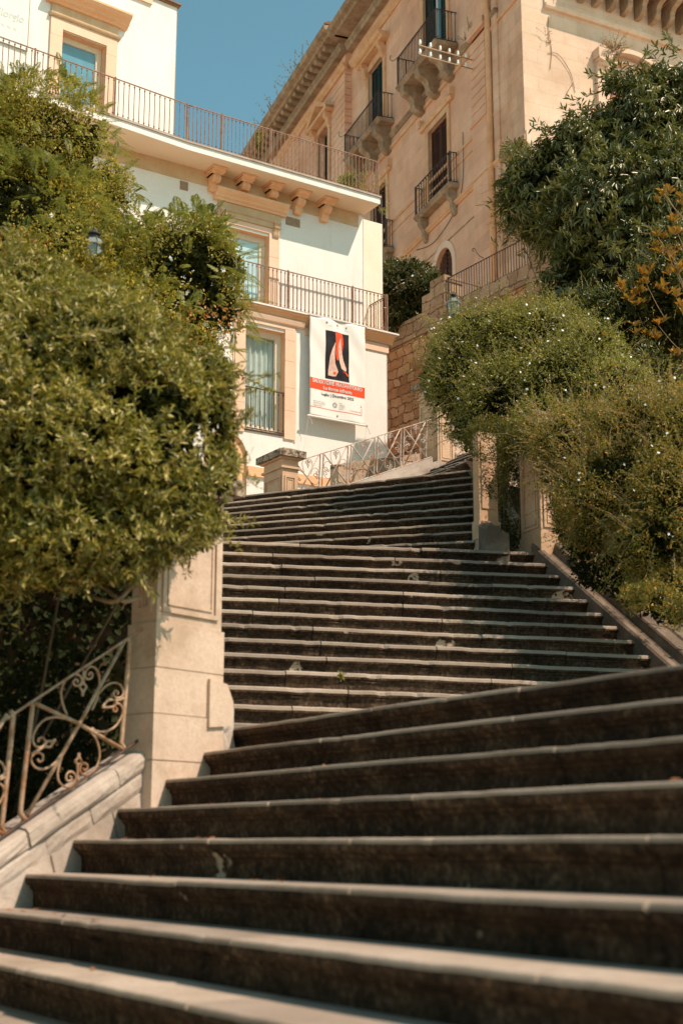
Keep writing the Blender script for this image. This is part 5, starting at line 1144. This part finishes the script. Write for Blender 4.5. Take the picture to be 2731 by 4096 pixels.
# ---------------------------------------------------------------- white jasmine over the right stair wall
G4 = leafmat('jasmine_leaf', [(0, (.06,.07,.016)), (.3, (.125,.135,.028)), (.6, (.21,.21,.05)), (.85, (.33,.30,.09)), (1, (.40,.34,.13))], .5, .4, .45, (.42,.42,.06))
b4 = [blob(1960,1420,255,215,16.6), blob(2160,1400,230,190,16.4), blob(1860,1560,160,190,16.4), blob(2050,1620,230,200,15.9), blob(2260,1560,200,200,15.4), blob(2350,1500,190,220,15.6), blob(2200,1700,190,110,15.0), blob(2440,1590,190,150,14.8), blob(1800,1430,95,130,16.9), blob(1760,1520,80,110,16.8), blob(1900,1720,120,90,16.0)]
jas = thing('jasmine_bush', 'rounded jasmine mound dotted with white flowers above the slim pillar', 'bush', (2.2, 16.4, 2.6), 'white jasmine beside the stairs')
def small_leaf(blobs, n, seed, name, mat, parent, L=(.02,.042), rough=.12, cut=-.5, lo=.6, f=4.5):
    lv = Leaves(); p, d = shell(blobs, n, lo, rough, seed, .35); p, d = gaps(p, d, seed+3, f, cut)
    lv.add(p, unit(d*.55+RNG.normal(size=d.shape)*.6+UP*.15), d+.6*RNG.normal(size=d.shape)+UP*.4, RNG.uniform(L[0], L[1], len(p)), RNG.uniform(L[0]*.34, L[1]*.36, len(p)), .22, .1); return lv.build(name, mat, parent)
small_leaf(b4, 88000, 90, 'foliage', G4, jas)
lv = Leaves(); p, d = shell([(c, r*.74) for c, r in b4], 8000, .3, .05, 33, 1.0); lv.add(p, rand_dirs(len(p)), UP+RNG.normal(size=p.shape), .12, .055); inner_m = leafmat('shaded_jasmine_leaf', [(0, (.010,.013,.005)), (1, (.032,.032,.011))], .1, .8, .05); lv.build('inner_foliage', inner_m, jas)  # inner_m: leaf colour darkened to paint shade inside the masses
p, d = shell(b4, 420, 1.0, .12, 90, .1); k = (d[:, 1] < .1) & (d[:, 2] > -.45); flowers(p[k][:95]+d[k][:95]*.03, .018, 'flowers', jas)
sprigs(b4, 900, 90, jas, G4, (.10, .40), .3, .032, .011, 14)
m = MB()
for i in range(46):   # bare stems hanging beside and between the pillars
    x = random.uniform(1900, 2120); y = random.uniform(1760, 1880); a = at(x, y, random.uniform(15.0, 15.8)); b = a+Vector((random.uniform(-.15,.25), random.uniform(-.3,.1), -random.uniform(.3,.95))); m.tube(catmull([a, a.lerp(b, .5)+Vector((random.uniform(-.08,.08), 0, .03)), b], 4), random.uniform(.002, .006), 4)
m.build('stem', M['stem'], jas)
b5 = [blob(2045,1830,75,140,15.2), blob(2045,1980,70,130,15.2), blob(2048,2110,60,90,15.2), blob(1960,1760,100,90,14.5), blob(1985,1880,50,110,14.45), blob(2110,1740,60,60,14.3), blob(2140,1760,100,80,14.1), blob(1935,1770,75,80,14.35), blob(2205,1900,45,170,13.9)]
small_leaf(b5, 30000, 120, 'hanging_foliage', leafmat('dark_jasmine_leaf', [(0, (.02,.026,.008)), (.6, (.045,.05,.014)), (.9, (.11,.08,.025)), (1, (.20,.11,.035))], .4), jas, (.02,.04), .2, -.2, .3)
# second mass, nearer, over the lichened coping
jas2 = thing('jasmine_bush', 'nearer sprawling jasmine with bare lower stems behind the lichened stair coping', 'bush', (3.6, 12.5, 1.6), 'white jasmine beside the stairs')
b6 = [blob(2330,1780,230,170,13.6), blob(2560,1760,260,200,12.9), blob(2480,1960,270,190,12.6), blob(2680,2010,180,230,11.9), blob(2300,1960,110,150,13.4), blob(2740,1800,180,260,12.3), blob(2620,2180,180,120,11.9), blob(2400,2120,130,90,12.8), blob(2210,1760,110,110,14.3)]
G6 = leafmat('yellowing_jasmine_leaf', [(0, (.06,.07,.014)), (.3, (.12,.125,.024)), (.55, (.20,.19,.04)), (.75, (.32,.26,.07)), (.88, (.44,.24,.06)), (1, (.52,.24,.07))], .5, .42, .4, (.5,.40,.07))
small_leaf(b6, 80000, 140, 'foliage', G6, jas2, (.018,.036), .16, -.42, .5)
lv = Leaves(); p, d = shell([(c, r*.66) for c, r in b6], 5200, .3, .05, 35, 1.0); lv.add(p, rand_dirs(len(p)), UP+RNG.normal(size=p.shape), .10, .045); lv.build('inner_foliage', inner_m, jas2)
p, d = shell(b6, 190, 1.0, .16, 140, .1); k = d[:, 1] < .1; flowers(p[k][:40]+d[k][:40]*.03, .015, 'flowers', jas2)
sprigs(b6, 800, 140, jas2, G6, (.10, .40), .25, .030, .011, 14, .16)
bl_ = [blob(2410,2200,110,110,12.5), blob(2540,2290,120,90,12.1), blob(2690,2350,120,80,11.7), blob(2600,2390,130,70,11.6), blob(2730,2450,90,80,11.2), blob(2480,2330,100,70,12.0), blob(2290,2080,80,110,13.1), blob(2230,1950,60,110,13.6)]
small_leaf(bl_, 24000, 150, 'low_foliage', G6, jas2, (.02,.038), .3, -.05, .2, 6)
lv = Leaves(); p, d = shell([blob(2420,2240,140,120,13.1), blob(2590,2330,150,110,12.7), blob(2300,2090,90,130,13.8), blob(2700,2400,120,100,12.3)], 9000, .2, .2, 38, .6); lv.add(p, rand_dirs(len(p)), UP+RNG.normal(size=p.shape), .055, .022); lv.build('shade_understory', inner_m, jas2)  # dark leaves added to paint shade beneath the jasmine
m = MB(); lv = Leaves()
for i in range(90):
    s = random.uniform(-1.9, 1.75); o = random.uniform(-.05, -.9); b = Vector(SR.pt(s, 0, zr(s)+.17))+Vector((-SR.n[0], -SR.n[1], 0))*0
    b = Vector(SR.pt(s, abs(o)+.48, zr(s)+.12)); e = b+Vector((random.uniform(-.35,.35), random.uniform(-.3,.3), random.uniform(.5, 1.25))); md_ = b.lerp(e, .5)+Vector((random.uniform(-.14,.14), random.uniform(-.1,.1), 0)); r = random.uniform(.005, .017); q = catmull([b, md_, e], 5); m.tube(q, [r*(1-.5*i_/10) for i_ in range(11)], 5)
    for pt in q[4:]:
        if random.random() < .8:
            k = random.randint(2, 6); lv.add(np.array([pt]*k)+.05*RNG.normal(size=(k, 3)), rand_dirs(k), UP+RNG.normal(size=(k, 3)), .03, .011)
m.build('stem', M['bark'], jas2, smooth=True); lv.build('stem_leaves', G6, jas2)
sb_ = MB(); 
for i in range(20):
    s0_, s1_ = -3.2+i*.27, -3.2+(i+1)*.27
    q = [SR.pt(s0_, .49, zr(s0_)+.06), SR.pt(s1_, .49, zr(s1_)+.06), SR.pt(s1_, 3.2, zr(s1_)+.9), SR.pt(s0_, 3.2, zr(s0_)+.9)]; sb_.add(q, [(0,1,2,3)])
sb_.add([SR.pt(2.2, .0, zr(2.2)-.3), SR.pt(2.2, 3.2, zr(2.2)+.9), (4.2, 24, 4.4), (2.2, 24, 4.4), U1.pt(2.8, .3, 4.4), U1.pt(0, .3, 2.95)], [(0,1,2,3,4,5)])
tag(sb_.build('soil_bank', M['soil']), 'dry soil bank under the jasmine stems', 'soil', kind='structure')
# ---------------------------------------------------------------- dark drooping tree, right
G7 = leafmat('drooping_leaf', [(0, (.055,.062,.018)), (.4, (.09,.098,.032)), (.8, (.135,.14,.055)), (1, (.20,.20,.09))], .25, .36, .6, (.2,.28,.05))
b7 = [blob(2160,760,135,150,24.5), blob(2330,680,165,200,24.2), blob(2570,530,180,230,24.0), blob(2740,460,160,230,24), blob(2460,860,260,220,23), blob(2680,830,230,260,22.6), blob(2410,1040,150,170,23.2), blob(2570,1080,220,190,22.4), blob(2730,1130,160,230,22.2), blob(2230,880,110,90,24.6), blob(2430,1190,140,110,22.6), blob(2300,1130,100,120,22.8)]
dt = thing('drooping_tree', 'dark evergreen tree with drooping narrow leaves before the sunlit palazzo wall', 'tree', (5.4, 24.5, 4.0))
p, d = shell(b7, 7000, .66, .2, 200, .35); p, d = gaps(p, d, 31, 2.4, -.5); K = 11; ax = unit(d*.9+RNG.normal(size=d.shape)*.35+UP*.1); tt = RNG.uniform(0, 1, (len(p)*K, 1)); rp = np.repeat(p, K, 0)+np.repeat(ax, K, 0)*tt*.26-UP*(.10*tt**2)
rd = unit(np.repeat(ax, K, 0)*.55+RNG.normal(size=rp.shape)*.42-UP*(.35+.6*tt)); lv = Leaves(); lv.add(rp, rd, np.repeat(d, K, 0)+UP*.8, RNG.uniform(.11, .19, len(rp)), RNG.uniform(.028, .045, len(rp)), .16, .18); lv.build('foliage', G7, dt)
sprigs(b7, 420, 200, dt, G7, (.25, .75), -.25, .15, .034, 20, .2)
lv = Leaves(); p, d = shell([(c, r*.74) for c, r in b7], 8000, .3, .05, 35, 1.0); lv.add(p, rand_dirs(len(p)), UP+RNG.normal(size=p.shape), .24, .10); lv.build('inner_foliage', leafmat('shaded_tree_leaf', [(0, (.012,.018,.008)), (1, (.03,.038,.016))], .1), dt)  # shade between the boughs put into these dark inner leaves
twigs(dt, trunk_paths((6.4, 25, 4), b7[1:9], 12, 12), .13, M['bark'], 'branch')
# small leaved climber on its left flank
G8 = leafmat('brownish_climber_leaf', [(0, (.045,.048,.018)), (.5, (.085,.08,.028)), (.8, (.15,.105,.04)), (1, (.30,.19,.09))], .4)
cb = thing('climbing_plant', 'brownish small leaved climber spilling down beside the terrace railing', 'climbing plant', (3.9, 26.0, 9.0))
b8 = [blob(2090,740,100,120,26), blob(2040,860,75,110,26.4), blob(2060,640,75,80,26), blob(2150,900,80,80,26)]
small_leaf(b8, 12000, 230, 'foliage', G8, cb, (.035,.07), .25, -.25, .35); sprigs(b8, 90, 230, cb, G8, (.15, .4), -.1)
twigs(cb, trunk_paths((4.6, 27, 9.5), b8[:2], 2, 3), .014, M['bark'], 'stem')
# orange leaved shrub at the right edge
ob_ = thing('orange_leaf_shrub', 'shrub with upright rosettes of orange and bronze leaves at the right edge', 'shrub', (4.6, 17.5, 3.4))
G9 = leafmat('bronze_leaf', [(0, (.06,.058,.012)), (.35, (.13,.10,.018)), (.7, (.24,.16,.025)), (.92, (.34,.17,.03)), (1, (.26,.07,.02))], .55, .3, .5, (.65,.28,.03))
ro = [(2670,760),(2640,780),(2720,800),(2640,950),(2700,940),(2720,1000),(2650,1010),(2615,1000),(2560,1170),(2490,1160),(2520,1200),(2580,1140),(2640,1160),(2700,1180),(2560,1220),(2450,1350),(2400,1380),(2340,1370),(2700,1420),(2590,1530),(2520,1560),(2720,1480),(2690,1100),(2650,1300),(2620,1350),(2720,1230),(2700,880),(2730,930),(2540,1320),(2600,1090),(2680,1040),(2730,1080),(2560,1090)]
p = np.array([at(x+RNG.normal()*10, y+RNG.normal()*10, 16.2+RNG.uniform(-.7, .7)) for x, y in ro for _ in range(3)]); K = 9; rp = np.repeat(p, K, 0); a = RNG.uniform(0, 6.3, len(rp)); sp_ = RNG.uniform(.3, 1.1, len(rp))
ld = np.stack([np.cos(a)*sp_, np.sin(a)*sp_, np.ones(len(rp))*.8], 1); lv = Leaves(); lv.add(rp, ld, UP*.2+np.stack([np.cos(a), np.sin(a), 0*a], 1)*-1, RNG.uniform(.07, .13, len(rp)), RNG.uniform(.032, .05, len(rp)), .2, .08); lv.build('foliage', G9, ob_)
m = MB(); root = Vector((4.75, 17.6, 3.4))
for q in p[::5]:
    e = Vector(q); b = Vector((e.x+random.uniform(.2,.5), e.y+.2, e.z-random.uniform(.25,.5))); m.tube(catmull([b, b.lerp(e, .6)+Vector((.03, 0, -.09)), e], 5), [.0075-.0004*i for i in range(11)], 5)
m.tube(catmull([root, Vector((4.75, 17.1, 4.6)), Vector((4.7, 16.8, 5.6))], 5), [.05-.003*i for i in range(11)], 6); m.build('branch', M['stem'], ob_)
gb = [blob(2480,1330,260,200,17.2), blob(2650,1250,180,260,17.2), blob(2380,1500,170,110,16.6), blob(2620,1520,200,140,16.6), blob(2690,1010,110,140,17.4), blob(2330,1270,130,130,17.6), blob(2500,1560,240,120,16.2)]
gs = thing('green_shrub', 'dense small leaved dark green shrub around the bronze leaved shrub', 'shrub', (4.2, 17.4, 3.0))
small_leaf(gb, 36000, 260, 'foliage', leafmat('dark_shrub_leaf', [(0, (.028,.042,.014)), (.5, (.05,.066,.022)), (.85, (.085,.095,.032)), (1, (.18,.16,.06))], .35, .35, .5), gs, (.03,.055), .2, -.2, .45); sprigs(gb, 160, 260, gs, G4, (.12, .34))
lv = Leaves(); p, d = shell([(c, r*.75) for c, r in gb], 5000, .3, .05, 35, 1.0); lv.add(p, rand_dirs(len(p)), UP+RNG.normal(size=p.shape), .14, .06); lv.build('inner_foliage', inner_m, gs)
twigs(gs, trunk_paths((4.2, 17.5, 2.8), gb, 10, 4), .03, M['bark'], 'branch')
# climber on the terrace behind the retaining wall
cw = thing('climbing_plant', 'dark climber covering the terrace corner between white building and arched door', 'climbing plant', T.pt(-1.2, -1.2, 12))
b9 = [blob(1640,1130,130,95,32.5), blob(1580,1180,80,130,32.5), blob(1700,1165,80,75,31.8), blob(1600,1280,70,60,31.9), blob(1680,1200,110,80,32), blob(1760,1215,50,70,31.5), blob(1560,1110,60,80,33)]
small_leaf(b9, 17000, 300, 'foliage', leafmat('dark_climber_leaf', [(0, (.016,.026,.008)), (.7, (.035,.05,.014)), (.9, (.07,.07,.02)), (1, (.20,.09,.03))], .3, .35, .5), cw, (.045,.085), .2, -.35, .3); sprigs(b9, 120, 300, cw, G8, (.15, .4))
lv = Leaves(); p, d = shell([(c, r*.8) for c, r in b9], 4000, .3, .05, 35, 1.0); lv.add(p, rand_dirs(len(p)), UP+RNG.normal(size=p.shape), .2, .09); lv.build('inner_foliage', inner_m, cw)
p, d = shell(b9, 60, 1.0, .2, 300, .1); flowers(p[d[:, 1] < 0][:16], .04, 'flowers', cw)
# tree top showing behind the upper terrace railing
bt_ = thing('distant_tree', 'green tree top behind the right end of the upper terrace railing', 'tree', (1.0, 34.5, 8))
ba = [blob(1500,730,60,60,34), blob(1440,760,70,50,34), blob(1530,790,22,70,34), blob(1400,740,50,40,34)]
small_leaf(ba, 7000, 320, 'crown', G4, bt_, (.05,.09), .25, -.2, .3, 2); twigs(bt_, trunk_paths((1.0, 34.5, 6), ba, 6, 9), .05, M['bark'], 'trunk')
lf_ = thing('distant_tree', 'bit of tree crown peeping below the palazzo roofline at the terrace rail', 'tree', (-3.1, 44, 8)); bb = [blob(1033,565,12,34,44), blob(1040,545,10,18,44)]
small_leaf(bb, 700, 330, 'crown', G4, lf_, (.06,.12), .3, -.5, .2, 2); twigs(lf_, trunk_paths((-3.1, 44.2, 6), bb, 2, 9), .05, M['bark'], 'trunk')
# ---------------------------------------------------------------- weeds on ledges and walls
def weed(label, pts, mat, n, L, stem=.006, leafL=.05, seed=0):
    t = thing('dry_weed', label, 'weed', pts[0]); m = MB(); lv = Leaves()
    for p0 in pts:
        for i in range(n):
            d_ = unit(np.array([[random.gauss(0, .5), random.gauss(0, .4), random.uniform(.3, 1)]]))[0]; l = L*random.uniform(.4, 1); q = [np.array(p0), np.array(p0)+d_*l*.55, np.array(p0)+d_*l-UP*l*.12]
            m.tube([tuple(x) for x in q], [stem, stem*.7, stem*.4], 3); tq = np.linspace(.3, 1, 7)[:, None]; lv.add(q[0]+(q[2]-q[0])*tq, RNG.normal(size=(7, 3))+d_, UP+RNG.normal(size=(7, 3)), leafL, leafL*.35)
    m.build('stem', M['stem'], t); lv.build('leaves', mat, t); return t
GD = leafmat('dry_weed_leaf', [(0, (.12,.085,.035)), (.5, (.26,.15,.07)), (1, (.42,.28,.16))], .5, .7, .2, (.5,.3,.1)); GW = leafmat('roof_weed_leaf', [(0, (.05,.06,.02)), (.6, (.10,.10,.035)), (1, (.20,.15,.07))], .4)
weed('dry tufts of weed along the palazzo roof edge', [P.pt(s, 1.0, ZT+.95) for s in (-15.2,-16.4,-17.3,-17.6,-18.5,-19.4,-20.3,-21,-21.8,-22.4)], GW, 5, .95, .009, .10)
weed('withered reddish plant rooted on the arched window hood', [Q.pt(3.0, .28, 22.45), Q.pt(3.15, .3, 22.3), Q.pt(2.95, .3, 22.35)], GD, 16, .75, .008, .07)
weed('straggling dry stems below the carved palazzo string course', [Q.pt(.75, .08, 22.4), Q.pt(.85, .06, 22.2)], GD, 4, .4, .006, .05)
weed('small withered weed on the palazzo pilaster ledge', [P.pt(-3.0, .2, 24.2), P.pt(-3.4, .15, 24.0), P.pt(-3.9, .15, 23.99)], GD, 7, .5, .007, .06)
m = MB(); m.tube(catmull([Q.pt(.85, .02, 21.9), Q.pt(1.2, .04, 21.95), Q.pt(1.6, .03, 21.5), Q.pt(1.75, .02, 20.9)], 6), .010, 4); m.tube(catmull([Q.pt(.92, .02, 23.1), Q.pt(.9, .03, 22.6), Q.pt(.98, .02, 22.0), Q.pt(.90, .03, 21.4)], 6), .010, 4); m.tube(catmull([Q.pt(1.7, .03, 21.2), Q.pt(1.5, .05, 20.9), Q.pt(1.42, .03, 20.7)], 5), .012, 4)
tag(m.build('dead_vine', M['stem']), 'thin dead vine stems clinging to the sunlit palazzo wall', 'vine')
# tiny sprout on the middle flight
weed('small green sprout growing from a middle step', [at(1362, 2718, 10.72)], G4, 5, .06, .002, .035)
# ================================================================ camera, light
cam = bpy.data.cameras.new('camera'); cam.sensor_fit = 'VERTICAL'; cam.sensor_height = 36.0; cam.sensor_width = 24.0; cam.lens = FPX/4096*36.0
cam.clip_start = .05; cam.clip_end = 2000; cam.dof.use_dof = True; cam.dof.focus_distance = 22.0; cam.dof.aperture_fstop = 2.6
co = bpy.data.objects.new('camera', cam); COL.objects.link(co); co.location = (0, 0, 0); co.rotation_euler = (pi/2+TILT, 0, 0); S.camera = co
SUN = Vector((.530, -.248, .811)).normalized()
sl = bpy.data.lights.new('sun', 'SUN'); sl.energy = 4.7; sl.angle = radians(.5); sl.color = (1.0, .785, .63)
so = bpy.data.objects.new('sun', sl); COL.objects.link(so); so.rotation_euler = SUN.to_track_quat('Z', 'Y').to_euler(); so.location = (20, -10, 40)
wd = bpy.data.worlds.new('World'); S.world = wd; wd.use_nodes = True; nt = wd.node_tree; nt.nodes.clear()
sk = nt.nodes.new('ShaderNodeTexSky'); sk.sky_type = 'NISHITA'; sk.sun_disc = False; sk.sun_elevation = radians(54.2); sk.sun_rotation = radians(115); sk.altitude = 100; sk.air_density = 1.0; sk.dust_density = 1.2; sk.ozone_density = 1.0
mx = nt.nodes.new('ShaderNodeMix'); mx.data_type = 'RGBA'; mx.blend_type = 'MULTIPLY'; mx.inputs[0].default_value = 1.0; mx.inputs[7].default_value = (.86, 1.18, .90, 1)
bg = nt.nodes.new('ShaderNodeBackground'); bg.inputs['Strength'].default_value = .125; wo = nt.nodes.new('ShaderNodeOutputWorld')
nt.links.new(sk.outputs[0], mx.inputs[6]); nt.links.new(mx.outputs[2], bg.inputs['Color']); nt.links.new(bg.outputs[0], wo.inputs[0])
S.view_settings.view_transform = 'Standard'; S.view_settings.look = 'None'; S.view_settings.exposure = .4; S.view_settings.gamma = 1.0
S.cycles.max_bounces = 8; S.cycles.diffuse_bounces = 4; S.cycles.glossy_bounces = 3; S.cycles.transmission_bounces = 4; S.cycles.use_denoising = True
S.cycles.sample_clamp_indirect = 6.0
